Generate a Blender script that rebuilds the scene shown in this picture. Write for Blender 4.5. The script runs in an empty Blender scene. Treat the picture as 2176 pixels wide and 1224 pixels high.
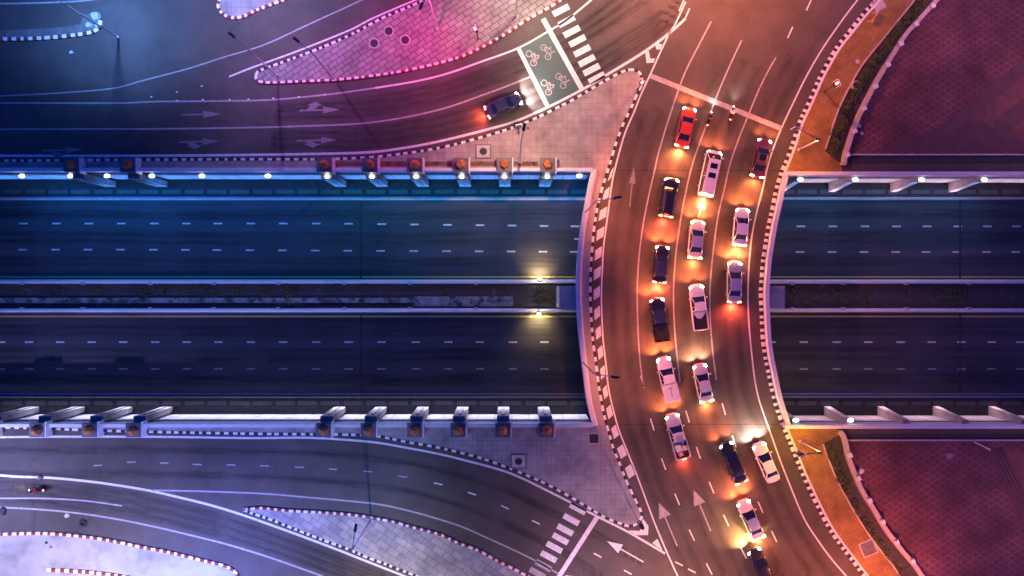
import bpy, bmesh, math, random
from mathutils import Vector, Matrix
random.seed(7)
R = math.radians
S = bpy.context.scene
COL = S.collection
# ------------------------------------------------------------------ camera (drone looking straight down)
H = 83.0            # metres above the street
SC = 17.4           # photograph pixels per metre at street level
DEP = -7.0          # level of the sunken carriageways
cd = bpy.data.cameras.new('drone_camera'); cam = bpy.data.objects.new('drone_camera', cd); COL.objects.link(cam)
cam.location = (0, 0, H); cd.sensor_width = 36; cd.lens = 36*H/(2176/SC); cd.clip_end = 3000; S.camera = cam
# ------------------------------------------------------------------ sky, moon, exposure
w = bpy.data.worlds.new('World'); S.world = w; w.use_nodes = True
nt = w.node_tree; bg = nt.nodes['Background']
sky = nt.nodes.new('ShaderNodeTexSky'); sky.sky_type = 'NISHITA'; sky.sun_disc = False
sky.sun_elevation = R(2.0); sky.sun_rotation = R(-80)
tint = nt.nodes.new('ShaderNodeMix'); tint.data_type = 'RGBA'; tint.blend_type = 'MULTIPLY'; tint.inputs[0].default_value = 1
tint.inputs[7].default_value = (0, .11, 1.25, 1)
nt.links.new(sky.outputs[0], tint.inputs[6]); nt.links.new(tint.outputs[2], bg.inputs[0]); bg.inputs[1].default_value = 0.10
sd = bpy.data.lights.new('moon', 'SUN'); sd.energy = .012; sd.angle = R(.5); sd.color = (.6, .75, 1)
moon = bpy.data.objects.new('moon', sd); COL.objects.link(moon); moon.rotation_euler = (R(55), 0, R(60))
S.view_settings.view_transform = 'Standard'; S.view_settings.look = 'None'; S.view_settings.exposure = 2.0; S.view_settings.gamma = 1
S.cycles.use_denoising = True
S.cycles.max_bounces = 5; S.cycles.sample_clamp_indirect = 4; S.cycles.sample_clamp_direct = 0

# ------------------------------------------------------------------ helpers
def P(px, py, z=0.0):
    k = (H-z)/H
    return Vector(((px-1088)/SC*k, (612-py)/SC*k, z))

def tag(o, label=None, cat=None, group=None, kind=None):
    if label: o['label'] = label
    if cat: o['category'] = cat
    if group: o['group'] = group
    if kind: o['kind'] = kind
    return o

def empty(name, loc, rz=0, label=None, cat=None, group=None):
    o = bpy.data.objects.new(name, None); COL.objects.link(o); o.location = loc; o.rotation_euler.z = rz
    o.empty_display_size = .3
    return tag(o, label, cat, group)

class MB:
    def __init__(s): s.v = []; s.f = []; s.m = []; s.uv = {}
    def face(s, pts, m=0, uv=None):
        i = len(s.v); s.v += [tuple(p) for p in pts]; s.f.append(tuple(range(i, i+len(pts)))); s.m.append(m)
        if uv: s.uv[len(s.f)-1] = uv
    def mesh(s, verts, faces, m=0):
        i = len(s.v); s.v += [tuple(p) for p in verts]
        for f in faces: s.f.append(tuple(i+k for k in f)); s.m.append(m)
    def box(s, c, size, m=0, rz=0, top=None, shift=(0, 0)):
        hx, hy, hz = size[0]/2, size[1]/2, size[2]/2
        ca, sa = math.cos(rz), math.sin(rz); tx, ty = top or (1, 1)
        vs = []
        for z, kx, ky, sx, sy in ((-hz, 1, 1, 0, 0), (hz, tx, ty, shift[0], shift[1])):
            for x, y in ((-hx, -hy), (hx, -hy), (hx, hy), (-hx, hy)):
                X, Y = x*kx+sx, y*ky+sy
                vs.append((c[0]+X*ca-Y*sa, c[1]+X*sa+Y*ca, c[2]+z))
        s.mesh(vs, [(3, 2, 1, 0), (4, 5, 6, 7), (0, 1, 5, 4), (1, 2, 6, 5), (2, 3, 7, 6), (3, 0, 4, 7)], m)
    def prism(s, poly, z0, z1, m=0, ms=None):
        n = len(poly)
        a = sum(poly[i][0]*poly[(i+1) % n][1]-poly[(i+1) % n][0]*poly[i][1] for i in range(n))
        if a < 0: poly = poly[::-1]
        vs = [(p[0], p[1], z0) for p in poly]+[(p[0], p[1], z1) for p in poly]
        i = len(s.v); s.v += vs
        s.f.append(tuple(i+n+k for k in range(n))); s.m.append(m)
        s.f.append(tuple(i+k for k in reversed(range(n)))); s.m.append(m)
        for k in range(n):
            s.f.append((i+k, i+(k+1) % n, i+n+(k+1) % n, i+n+k)); s.m.append(m if ms is None else ms)
    def poly(s, poly, z, m=0):
        n = len(poly)
        a = sum(poly[i][0]*poly[(i+1) % n][1]-poly[(i+1) % n][0]*poly[i][1] for i in range(n))
        if a < 0: poly = poly[::-1]
        s.face([(p[0], p[1], z) for p in poly], m)
    def tube(s, a, b, r0, r1=None, n=8, m=0):
        a, b = Vector(a), Vector(b); r1 = r0 if r1 is None else r1
        d = (b-a).normalized(); u = d.orthogonal().normalized(); v = d.cross(u)
        vs = []
        for c, r in ((a, r0), (b, r1)):
            for k in range(n):
                t = 2*math.pi*k/n; vs.append(c+u*math.cos(t)*r+v*math.sin(t)*r)
        fs = [(k, (k+1) % n, n+(k+1) % n, n+k) for k in range(n)]+[tuple(reversed(range(n))), tuple(range(n, 2*n))]
        s.mesh(vs, fs, m)
    def ring(s, c, r0, r1, z0, z1, n=24, m=0):
        vs = []
        for r, z in ((r0, z0), (r0, z1), (r1, z1), (r1, z0)):
            for k in range(n):
                t = 2*math.pi*k/n; vs.append((c[0]+r*math.cos(t), c[1]+r*math.sin(t), z))
        fs = []
        for q in range(4):
            p = (q+1) % 4
            for k in range(n): fs.append((q*n+k, p*n+k, p*n+(k+1) % n, q*n+(k+1) % n))
        s.mesh(vs, fs, m)
    def disc(s, c, r, z, n=20, m=0):
        s.face([(c[0]+r*math.cos(2*math.pi*k/n), c[1]+r*math.sin(2*math.pi*k/n), z) for k in range(n)], m)
    def strip(s, pts, w, z, m=0, uv=False):
        L, Rr = offset(pts, w/2), offset(pts, -w/2)
        d = 0
        for i in range(len(pts)-1):
            e = (Vector(pts[i+1][:2])-Vector(pts[i][:2])).length
            s.face([(L[i][0], L[i][1], z), (Rr[i][0], Rr[i][1], z), (Rr[i+1][0], Rr[i+1][1], z), (L[i+1][0], L[i+1][1], z)], m,
                   [(d, 1), (d, 0 if i > 2 else 1), (d+e, 0 if 1 < i < len(pts)-4 else 1), (d+e, 1)] if uv else None)
            d += e
    def wall(s, pts, w, z0, z1, m=0, off=0):
        """continuous box section along a polyline"""
        A, B = offset(pts, off+w/2), offset(pts, off-w/2); n = len(pts)
        vs = []
        for i in range(n):
            vs += [(A[i][0], A[i][1], z0), (A[i][0], A[i][1], z1), (B[i][0], B[i][1], z1), (B[i][0], B[i][1], z0)]
        fs = []
        for i in range(n-1):
            for k in range(4):
                fs.append((i*4+k, i*4+(k+1) % 4, i*4+4+(k+1) % 4, i*4+4+k))
        fs += [(3, 2, 1, 0), ((n-1)*4, (n-1)*4+1, (n-1)*4+2, (n-1)*4+3)]
        s.mesh(vs, fs, m)
    def build(s, name, mats, parent=None, smooth=False, bevel=0, sub=0, solid=0):
        me = bpy.data.meshes.new(name); me.from_pydata([tuple(v) for v in s.v], [], s.f)
        if not isinstance(mats, (list, tuple)): mats = [mats]
        for m in mats: me.materials.append(m)
        for p, m in zip(me.polygons, s.m): p.material_index = m; p.use_smooth = smooth
        if s.uv:
            ul = me.uv_layers.new(name='UVMap')
            for fi, uv in s.uv.items():
                for li, c in zip(me.polygons[fi].loop_indices, uv): ul.data[li].uv = c
        bm = bmesh.new(); bm.from_mesh(me); bmesh.ops.remove_doubles(bm, verts=bm.verts, dist=1e-5)
        bmesh.ops.recalc_face_normals(bm, faces=bm.faces) if not s.uv and solid == 0 and bevel+sub > 0 else None
        bm.to_mesh(me); bm.free(); me.update()
        o = bpy.data.objects.new(name, me); COL.objects.link(o)
        if parent: o.parent = parent
        if solid: md = o.modifiers.new('t', 'SOLIDIFY'); md.thickness = solid
        if bevel: md = o.modifiers.new('b', 'BEVEL'); md.width = bevel; md.segments = 2; md.limit_method = 'ANGLE'
        if sub: md = o.modifiers.new('s', 'SUBSURF'); md.levels = md.render_levels = sub
        return o

def offset(pts, d):
    out = []; n = len(pts)
    for i in range(n):
        a = Vector(pts[max(i-1, 0)][:2]); b = Vector(pts[min(i+1, n-1)][:2]); t = (b-a)
        t = t.normalized() if t.length > 1e-9 else Vector((1, 0))
        out.append((pts[i][0]-t.y*d, pts[i][1]+t.x*d))
    return out

def curve(px, step=.5, z=0, raw=False):
    """smooth curve through photograph points, resampled in metres"""
    p = [Vector(q[:2]) for q in px] if raw else [P(x, y, z).to_2d() for x, y in px]
    q = [p[0]*2-p[1]]+p+[p[-1]*2-p[-2]]; dense = []
    for i in range(1, len(q)-2):
        for k in range(16):
            t = k/16; a, b, c, d = q[i-1], q[i], q[i+1], q[i+2]
            dense.append(.5*((2*b)+(c-a)*t+(2*a-5*b+4*c-d)*t*t+(3*b-a-3*c+d)*t**3))
    dense.append(p[-1])
    # light smoothing of hand-read points
    for _ in range(12):
        dense = [dense[0]]+[(dense[i-1]+dense[i]*2+dense[i+1])/4 for i in range(1, len(dense)-1)]+[dense[-1]]
    out = [dense[0]]; acc = 0
    for a, b in zip(dense, dense[1:]):
        L = (b-a).length
        if L < 1e-9: continue
        t = step-acc
        while t <= L:
            out.append(a+(b-a)*(t/L)); t += step
        acc = (acc+L) % step
    if (out[-1]-dense[-1]).length > step*.3: out.append(dense[-1])
    return [(v.x, v.y) for v in out]

# ------------------------------------------------------------------ materials
def mat(name, c1, c2=None, rough=.8, scale=3, detail=6, metal=0, c3=None, s3=.15, t3=(.55, .7), bump=0, emis=None, estr=0, coat=0, spec=.5):
    m = bpy.data.materials.new(name); m.use_nodes = True; t = m.node_tree; b = t.nodes['Principled BSDF']
    b.inputs['Roughness'].default_value = rough; b.inputs['Metallic'].default_value = metal
    b.inputs['Specular IOR Level'].default_value = spec
    b.inputs['Base Color'].default_value = (*c1, 1)
    if coat: b.inputs['Coat Weight'].default_value = coat; b.inputs['Coat Roughness'].default_value = .05
    co = t.nodes.new('ShaderNodeTexCoord')
    out = None
    if c2:
        n = t.nodes.new('ShaderNodeTexNoise'); n.inputs['Scale'].default_value = scale; n.inputs['Detail'].default_value = detail
        t.links.new(co.outputs['Object'], n.inputs[0])
        r = t.nodes.new('ShaderNodeValToRGB'); r.color_ramp.elements[0].position = .3; r.color_ramp.elements[1].position = .7
        r.color_ramp.elements[0].color = (*c1, 1); r.color_ramp.elements[1].color = (*c2, 1)
        t.links.new(n.outputs[0], r.inputs[0]); out = r.outputs[0]
        if bump:
            bp = t.nodes.new('ShaderNodeBump'); bp.inputs['Strength'].default_value = bump
            t.links.new(n.outputs[0], bp.inputs['Height']); t.links.new(bp.outputs[0], b.inputs['Normal'])
    if c3:
        n = t.nodes.new('ShaderNodeTexNoise'); n.inputs['Scale'].default_value = s3; n.inputs['Detail'].default_value = 8
        n.inputs['Roughness'].default_value = .65
        t.links.new(co.outputs['Object'], n.inputs[0])
        r = t.nodes.new('ShaderNodeMapRange'); r.inputs[1].default_value, r.inputs[2].default_value = t3
        t.links.new(n.outputs[0], r.inputs[0])
        x = t.nodes.new('ShaderNodeMix'); x.data_type = 'RGBA'; t.links.new(r.outputs[0], x.inputs[0])
        t.links.new(out, x.inputs[6]); x.inputs[7].default_value = (*c3, 1); out = x.outputs[2]
    if out: t.links.new(out, b.inputs['Base Color'])
    if emis: b.inputs['Emission Color'].default_value = (*emis, 1); b.inputs['Emission Strength'].default_value = estr
    m['out'] = 0
    return m

def paver(name, c1, c2, mortar, bw, bh, ang, msize=.03, off=.5, dirt=None):
    m = bpy.data.materials.new(name); m.use_nodes = True; t = m.node_tree; b = t.nodes['Principled BSDF']; b.inputs['Roughness'].default_value = .85
    co = t.nodes.new('ShaderNodeTexCoord'); mp = t.nodes.new('ShaderNodeMapping'); mp.inputs['Rotation'].default_value = (0, 0, R(ang))
    br = t.nodes.new('ShaderNodeTexBrick'); br.inputs['Scale'].default_value = 1; br.inputs['Brick Width'].default_value = bw; br.inputs['Row Height'].default_value = bh
    br.inputs['Mortar Size'].default_value = msize; br.inputs['Bias'].default_value = 0; br.offset = off
    br.inputs['Color1'].default_value = (*c1, 1); br.inputs['Color2'].default_value = (*c2, 1); br.inputs['Mortar'].default_value = (*mortar, 1)
    t.links.new(co.outputs['Object'], mp.inputs[0]); t.links.new(mp.outputs[0], br.inputs[0])
    n = t.nodes.new('ShaderNodeTexNoise'); n.inputs['Scale'].default_value = .35; n.inputs['Detail'].default_value = 8; n.inputs['Roughness'].default_value = .7
    t.links.new(co.outputs['Object'], n.inputs[0])
    r = t.nodes.new('ShaderNodeMapRange'); r.inputs[1].default_value = .3; r.inputs[2].default_value = .75; r.inputs[3].default_value = .5; r.inputs[4].default_value = 1.2
    t.links.new(n.outputs[0], r.inputs[0])
    x = t.nodes.new('ShaderNodeMix'); x.data_type = 'RGBA'; x.blend_type = 'MULTIPLY'; x.inputs[0].default_value = 1
    t.links.new(br.outputs[0], x.inputs[6]); t.links.new(r.outputs[0], x.inputs[7]); t.links.new(x.outputs[2], b.inputs['Base Color'])
    bp = t.nodes.new('ShaderNodeBump'); bp.inputs['Strength'].default_value = .3; t.links.new(br.outputs[1], bp.inputs['Height']); bp.invert = True
    t.links.new(bp.outputs[0], b.inputs['Normal'])
    return m

def asphalt(name, base, dx=1, dy=1):
    """asphalt with fine grain, patches, long wear streaks, a few cracks"""
    m = bpy.data.materials.new(name); m.use_nodes = True; t = m.node_tree; b = t.nodes['Principled BSDF']; b.inputs['Roughness'].default_value = .72
    b.inputs['Specular IOR Level'].default_value = .35
    co = t.nodes.new('ShaderNodeTexCoord')
    def noise(scale, det, rough, vec=None):
        n = t.nodes.new('ShaderNodeTexNoise'); n.inputs['Scale'].default_value = scale; n.inputs['Detail'].default_value = det; n.inputs['Roughness'].default_value = rough
        t.links.new(vec or co.outputs['Object'], n.inputs[0]); return n.outputs[0]
    def rng(v, a, bb, c, d):
        r = t.nodes.new('ShaderNodeMapRange'); t.links.new(v, r.inputs[0])
        for i, q in enumerate((a, bb, c, d)): r.inputs[i+1].default_value = q
        return r.outputs[0]
    def mul(a, c):
        q = t.nodes.new('ShaderNodeMath'); q.operation = 'MULTIPLY'; t.links.new(a, q.inputs[0]); t.links.new(c, q.inputs[1]); return q.outputs[0]
    mp = t.nodes.new('ShaderNodeMapping'); mp.inputs['Scale'].default_value = (dx, dy, 1); t.links.new(co.outputs['Object'], mp.inputs[0])
    v = mul(rng(noise(9, 8, .75), .3, .7, .72, 1.25), rng(noise(.09, 6, .6), .3, .7, .75, 1.25))
    v = mul(v, rng(noise(1, 5, .6, mp.outputs[0]), .3, .7, .8, 1.18))
    vo = t.nodes.new('ShaderNodeTexVoronoi'); vo.feature = 'DISTANCE_TO_EDGE'; vo.inputs['Scale'].default_value = .16
    nz = t.nodes.new('ShaderNodeTexNoise'); nz.inputs['Scale'].default_value = .8; nz.inputs['Detail'].default_value = 5; t.links.new(co.outputs['Object'], nz.inputs[0])
    ad = t.nodes.new('ShaderNodeVectorMath'); ad.operation = 'MULTIPLY_ADD'; t.links.new(nz.outputs[1], ad.inputs[0]); ad.inputs[1].default_value = (2, 2, 0); t.links.new(co.outputs['Object'], ad.inputs[2])
    t.links.new(ad.outputs[0], vo.inputs[0])
    v = mul(v, rng(vo.outputs[0], 0, .006, .7, 1))
    x = t.nodes.new('ShaderNodeMix'); x.data_type = 'RGBA'; x.blend_type = 'MULTIPLY'; x.inputs[0].default_value = 1; x.inputs[6].default_value = (*base, 1)
    t.links.new(v, x.inputs[7]); t.links.new(x.outputs[2], b.inputs['Base Color'])
    return m

def paint_mark(name, c, wear=.5):
    m = bpy.data.materials.new(name); m.use_nodes = True; t = m.node_tree; b = t.nodes['Principled BSDF']; b.inputs['Roughness'].default_value = .6
    co = t.nodes.new('ShaderNodeTexCoord'); n = t.nodes.new('ShaderNodeTexNoise'); n.inputs['Scale'].default_value = 2.2; n.inputs['Detail'].default_value = 9; n.inputs['Roughness'].default_value = .8
    t.links.new(co.outputs['Object'], n.inputs[0]); r = t.nodes.new('ShaderNodeMapRange'); r.inputs[1].default_value = .42; r.inputs[2].default_value = .75; r.inputs[3].default_value = 0; r.inputs[4].default_value = wear
    t.links.new(n.outputs[0], r.inputs[0]); x = t.nodes.new('ShaderNodeMix'); x.data_type = 'RGBA'; t.links.new(r.outputs[0], x.inputs[0])
    x.inputs[6].default_value = (*c, 1); x.inputs[7].default_value = (.09, .085, .09, 1); t.links.new(x.outputs[2], b.inputs['Base Color'])
    return m

def scallop(name):
    """fish-scale paving: concentric arcs in staggered rows"""
    m = bpy.data.materials.new(name); m.use_nodes = True; t = m.node_tree; b = t.nodes['Principled BSDF']; b.inputs['Roughness'].default_value = .8
    co = t.nodes.new('ShaderNodeTexCoord'); sp = t.nodes.new('ShaderNodeSeparateXYZ'); t.links.new(co.outputs['Object'], sp.inputs[0])
    def M(op, a, c=None, d=None):
        q = t.nodes.new('ShaderNodeMath'); q.operation = op
        for i, v in enumerate((a, c, d)):
            if v is None: continue
            if isinstance(v, (int, float)): q.inputs[i].default_value = v
            else: t.links.new(v, q.inputs[i])
        return q.outputs[0]
    W, Hh = 1.3, .42
    def lattice(ox, oy):
        u = M('MULTIPLY', M('SUBTRACT', M('FRACT', M('ADD', M('DIVIDE', sp.outputs[0], W), ox)), .5), W)
        v = M('MULTIPLY', M('FRACT', M('ADD', M('DIVIDE', sp.outputs[1], 2*Hh), oy)), 2*Hh)
        d = M('SQRT', M('ADD', M('MULTIPLY', u, u), M('MULTIPLY', v, v)))
        a = M('SUBTRACT', 1, M('MINIMUM', M('DIVIDE', M('ABSOLUTE', M('SUBTRACT', d, .56)), .085), 1))
        c = M('SUBTRACT', 1, M('MINIMUM', M('DIVIDE', M('ABSOLUTE', M('SUBTRACT', d, .30)), .06), 1))
        top = M('MINIMUM', M('MAXIMUM', M('DIVIDE', M('SUBTRACT', v, .16), .14), 0), 1)
        return M('MULTIPLY', M('MAXIMUM', a, M('MULTIPLY', c, .55)), top)
    k = M('MAXIMUM', lattice(0, 0), lattice(.5, .5))
    n = t.nodes.new('ShaderNodeTexNoise'); n.inputs['Scale'].default_value = .22; n.inputs['Detail'].default_value = 8; n.inputs['Roughness'].default_value = .65; t.links.new(co.outputs['Object'], n.inputs[0])
    r = t.nodes.new('ShaderNodeMapRange'); r.inputs[1].default_value = .3; r.inputs[2].default_value = .72; r.inputs[3].default_value = .45; r.inputs[4].default_value = 1.2; t.links.new(n.outputs[0], r.inputs[0])
    k2 = M('MULTIPLY', k, r.outputs[0])
    x = t.nodes.new('ShaderNodeMix'); x.data_type = 'RGBA'; t.links.new(k2, x.inputs[0]); x.inputs[6].default_value = (.13, .034, .045, 1); x.inputs[7].default_value = (.27, .12, .13, 1)
    y = t.nodes.new('ShaderNodeMix'); y.data_type = 'RGBA'; y.blend_type = 'MULTIPLY'; y.inputs[0].default_value = 1; t.links.new(x.outputs[2], y.inputs[6]); t.links.new(r.outputs[0], y.inputs[7])
    t.links.new(y.outputs[2], b.inputs['Base Color'])
    return m

def wear_mat(nm='tyre_wear', amt=.85, sc=3):
    m = bpy.data.materials.new(nm); m.use_nodes = True; t = m.node_tree; b = t.nodes['Principled BSDF']; b.inputs['Roughness'].default_value = .7
    b.inputs['Base Color'].default_value = (.018, .017, .018, 1)
    uv = t.nodes.new('ShaderNodeUVMap'); sp = t.nodes.new('ShaderNodeSeparateXYZ'); t.links.new(uv.outputs[0], sp.inputs[0])
    def M(op, a, c):
        q = t.nodes.new('ShaderNodeMath'); q.operation = op
        for i, v in enumerate((a, c)):
            if isinstance(v, (int, float)): q.inputs[i].default_value = v
            else: t.links.new(v, q.inputs[i])
        return q.outputs[0]
    e = M('MULTIPLY', M('MULTIPLY', sp.outputs[1], M('SUBTRACT', 1, sp.outputs[1])), 4)
    mp = t.nodes.new('ShaderNodeMapping'); mp.inputs['Scale'].default_value = (.12, sc, 1); t.links.new(uv.outputs[0], mp.inputs[0])
    n = t.nodes.new('ShaderNodeTexNoise'); n.inputs['Scale'].default_value = 1; n.inputs['Detail'].default_value = 8; n.inputs['Roughness'].default_value = .7; t.links.new(mp.outputs[0], n.inputs[0])
    r = t.nodes.new('ShaderNodeMapRange'); r.inputs[1].default_value = .38; r.inputs[2].default_value = .75; r.inputs[3].default_value = 0; r.inputs[4].default_value = amt; t.links.new(n.outputs[0], r.inputs[0])
    t.links.new(M('MULTIPLY', e, r.outputs[0]), b.inputs['Alpha'])
    return m

def lit(name, c, s): return mat(name, (.05, .05, .05), emis=c, estr=s)

ASPH = asphalt('street_asphalt', (.080, .067, .061), .25, .25)
ASPH_LOW = asphalt('sunken_asphalt', (.06, .062, .068), .05, 1.2)
ASPH_DECK = asphalt('deck_asphalt', (.084, .067, .058), .25, .25)
WHITE = paint_mark('white_marking', (.78, .77, .76), .6)
WHITE_OLD = paint_mark('faded_white_marking', (.42, .40, .41), .9)
YELLOW = paint_mark('yellow_marking', (.75, .50, .10), .4)
GREEN = paint_mark('green_bike_box', (.045, .10, .09), .7)
CONC = mat('concrete', (.38, .37, .36), (.50, .49, .48), scale=1.2, c3=(.2, .19, .19), s3=.5, t3=(.55, .8))
CONC_WHITE = mat('whitewashed_concrete', (.70, .69, .68), (.80, .79, .78), scale=1.5, c3=(.4, .38, .37), s3=.7, t3=(.6, .85))
CONC_DARK = mat('dirty_concrete', (.10, .10, .10), (.16, .155, .15), scale=1.2, c3=(.045, .045, .045), s3=.4)
PANEL = paver('wall_panel', (.55, .55, .56), (.62, .62, .62), (.22, .22, .23), 1.5, 2.4, 0, .03)
SOIL = mat('soil', (.035, .03, .025), (.07, .06, .05), scale=4, c3=(.12, .11, .10), s3=.6, t3=(.58, .7), bump=.4)
IRON = mat('cast_iron', (.025, .025, .027), (.05, .05, .052), rough=.6, scale=6, metal=.4)
K_WHITE = mat('kerb_white', (.72, .70, .69), (.82, .80, .79), scale=3, c3=(.4, .38, .36), s3=2, t3=(.6, .8))
K_BLACK = mat('kerb_black', (.018, .018, .02), (.04, .04, .042), scale=3)
K_RED = mat('kerb_red', (.20, .018, .025), (.27, .03, .035), scale=3, c3=(.2, .06, .06), s3=2, t3=(.6, .8))
PAVE_WARM = paver('tan_pavers', (.42, .37, .33), (.38, .33, .30), (.30, .265, .24), .75, .75, 0, .03, 0)
PAVE_GREY = paver('grey_pavers', (.36, .35, .35), (.32, .31, .32), (.26, .25, .25), .6, .6, 0, .03, 0)
PAVE_DIAG = paver('pink_pavers', (.34, .31, .30), (.27, .24, .24), (.12, .095, .095), 1.15, .65, -34, .05)
PAVE_DIAG2 = paver('stone_pavers', (.50, .46, .42), (.33, .32, .34), (.2, .19, .19), 1.5, .8, 34, .035)
PAVE_ORANGE = paver('terracotta_pavers', (.36, .21, .06), (.31, .17, .05), (.2, .10, .035), .4, .4, 25, .02, 0)
PLAZA = scallop('fish_scale_pavers')
BAND = mat('dark_granite', (.075, .032, .042), (.11, .05, .06), scale=.6)
REDTILE = paver('red_tile', (.19, .075, .07), (.17, .065, .065), (.12, .05, .05), .8, .8, 35, .02, 0)
WEAR = wear_mat(amt=.85, sc=1.6); WEAR_DECK = wear_mat('worn_lane', .5, .8)
STEEL = mat('grey_steel', (.35, .36, .38), rough=.45, metal=.7)
POLE_DARK = mat('dark_pole', (.05, .05, .06), (.08, .08, .09), rough=.5, scale=5)
POLE_TAN = mat('galvanised_pole', (.52, .5, .47), (.6, .58, .55), rough=.5, scale=5)
RUST = mat('rust_orange', (.50, .17, .04), (.36, .11, .03), rough=.6, scale=2.5, c3=(.15, .06, .03), s3=1.5, t3=(.6, .8))
PLINTH = mat('slate_plinth', (.10, .10, .12), (.14, .14, .16), rough=.6, scale=2)

# ------------------------------------------------------------------ street level: ground with the sunken road cut through it
YNL, YNR, YSL, YSR = (P(0, v)[1] for v in (362, 370, 902, 905))   # edges of the cutting: north/south, west/east of the bridge
XB = P(1450, 0)[0]; FAR = 700
road = MB()
road.poly([(-FAR, YNL), (XB, YNL), (XB, YNR), (FAR, YNR), (FAR, FAR), (-FAR, FAR)], 0)
road.poly([(-FAR, YSL), (XB, YSL), (XB, YSR), (FAR, YSR), (FAR, -FAR), (-FAR, -FAR)], 0)
tag(road.build('road', ASPH), kind='structure')
low = MB(); low.poly([(-FAR, -24), (FAR, -24), (FAR, 24), (-FAR, 24)], DEP)
tag(low.build('sunken_road', ASPH_LOW), kind='structure')

# curves read off the photograph
K_DECK_L = curve([(1363, 182), (1351, 206), (1341, 230), (1327, 257), (1313, 292), (1303, 323), (1293, 357), (1282, 391), (1276, 412), (1269, 441), (1262, 486), (1258, 530), (1255, 572), (1254, 623), (1256, 674), (1260, 726), (1267, 777), (1271, 814), (1274, 831), (1282, 876), (1293, 917), (1303, 952), (1317, 986), (1330, 1020), (1348, 1058), (1360, 1082), (1364, 1096)])
K_I2 = curve([(-60, 342), (0, 342), (150, 341), (309, 340), (540, 339), (677, 339), (746, 337), (797, 334), (849, 328), (900, 321), (952, 311), (1003, 298), (1055, 283), (1100, 268), (1149, 247), (1183, 230), (1217, 213), (1252, 192), (1286, 172), (1320, 154), (1341, 149), (1356, 153), (1363, 165), (1363, 182)])
K_I3 = curve([(1364, 1096), (1354, 1111), (1337, 1117), (1317, 1111), (1286, 1099), (1252, 1079), (1217, 1058), (1183, 1039), (1149, 1022), (1100, 1001), (1055, 984), (1020, 972), (982, 962), (945, 953), (910, 946), (873, 940), (838, 933), (801, 926), (746, 923), (677, 922), (540, 921), (322, 917), (206, 914), (100, 910), (0, 907), (-60, 905)])
PAR_L = curve([(1259, 366), (1251, 400), (1245, 434), (1236, 486), (1229, 554), (1227, 606), (1229, 668), (1234, 726), (1241, 788), (1248, 845), (1256, 880), (1262, 902)])
K_DECK_R = curve([(1905, -60), (1861, 0), (1836, 27), (1808, 62), (1781, 96), (1760, 130), (1740, 168), (1719, 216), (1698, 261), (1685, 302), (1671, 340), (1661, 364), (1651, 395), (1642, 438), (1633, 479), (1626, 520), (1621, 554), (1618, 592), (1616, 623), (1618, 674), (1621, 726), (1626, 760), (1633, 795), (1642, 838), (1652, 873), (1664, 907), (1678, 941), (1692, 976), (1709, 1017), (1733, 1068), (1760, 1120), (1788, 1161), (1812, 1192), (1836, 1224), (1890, 1290)])
def between(c, y1, y0): return [p for p in c if y0 <= p[1] <= y1]
deckR = between(K_DECK_R, YNR, YSR)

# the bridge: deck slab, kerbed footway on its west side, white parapets, piers
bridge = empty('overpass_bridge', (0, 0, 0), label='curved road bridge carrying the queue of cars over the sunken road', cat='bridge')
left_edge = [(PAR_L[0][0], YNL)]+[p for p in PAR_L if YSL < p[1] < YNL]+[(PAR_L[-1][0], YSL)]
edgeR = offset(deckR, .55)
right_edge = [(edgeR[0][0], YNR)]+edgeR[1:-1]+[(edgeR[-1][0], YSR)]
m = MB(); outline = left_edge+[(XB, YSL), (XB, YSR)]+right_edge[::-1]+[(XB, YNR), (XB, YNL)]
m.prism(outline, -1.3, 0, 0, 1); m.build('deck', [ASPH_DECK, CONC], bridge)
m = MB(); m.wall(left_edge, .42, .0, .95); m.build('parapet', CONC_WHITE, bridge)
m = MB(); m.wall(offset(left_edge, .36), .2, .15, .55); m.build('handrail', CONC_WHITE, bridge)
m = MB(); m.wall(right_edge, .5, 0, .75); m.build('parapet', CONC_WHITE, bridge)
for px in (1455,):
    for py in (632,):
        m = MB(); c = P(px, py, -1.3)
        m.box((c[0], c[1], (DEP-1.3)/2), (24, 2.4, abs(DEP)-1.3)); m.build('pier', CONC, bridge)
# expansion joint
for yy, px0, px1 in ((YNL-.02, 1292, 1662), (YSL+.02, 1290, 1660)):
    m = MB(); m.strip([(P(px0, 0)[0], yy), (P(px1, 0)[0], yy)], .10, .0035); m.build('dark_seam', K_BLACK, bridge)

# footways (raised)
def footway(name, poly, m, z=.15):
    b = MB(); b.prism(poly, -.02, z); return tag(b.build(name, m), kind='structure')
# north-west island with strip by the cutting, west footway of the bridge, south-west island: butted end to end
kl_n = [p for p in K_DECK_L if p[1] > YNL]; kl_m = [p for p in K_DECK_L if YSL <= p[1] <= YNL]; kl_s = [p for p in K_DECK_L if p[1] < YSL]
footway('pavement', K_I2+kl_n[1:]+[(kl_m[0][0], YNL+.0), (PAR_L[0][0]-.3, YNL), (K_I2[0][0], YNL)], PAVE_WARM)
inner = offset(left_edge, .21)
footway('pavement', [(inner[0][0], YNL-.003)]+inner[1:-1]+[(inner[-1][0], YSL+.003)]+[(kl_m[-1][0], YSL+.003)]+kl_m[::-1][1:-1]+[(kl_m[0][0], YNL-.003)], mat('footway_slab', (.30, .27, .26), (.36, .33, .31), scale=2, c3=(.2, .18, .18), s3=.5))
footway('pavement', [(kl_m[-1][0], YSL)]+kl_s[:-1]+K_I3+[(K_I3[-1][0], YSL)], PAVE_GREY)

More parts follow.
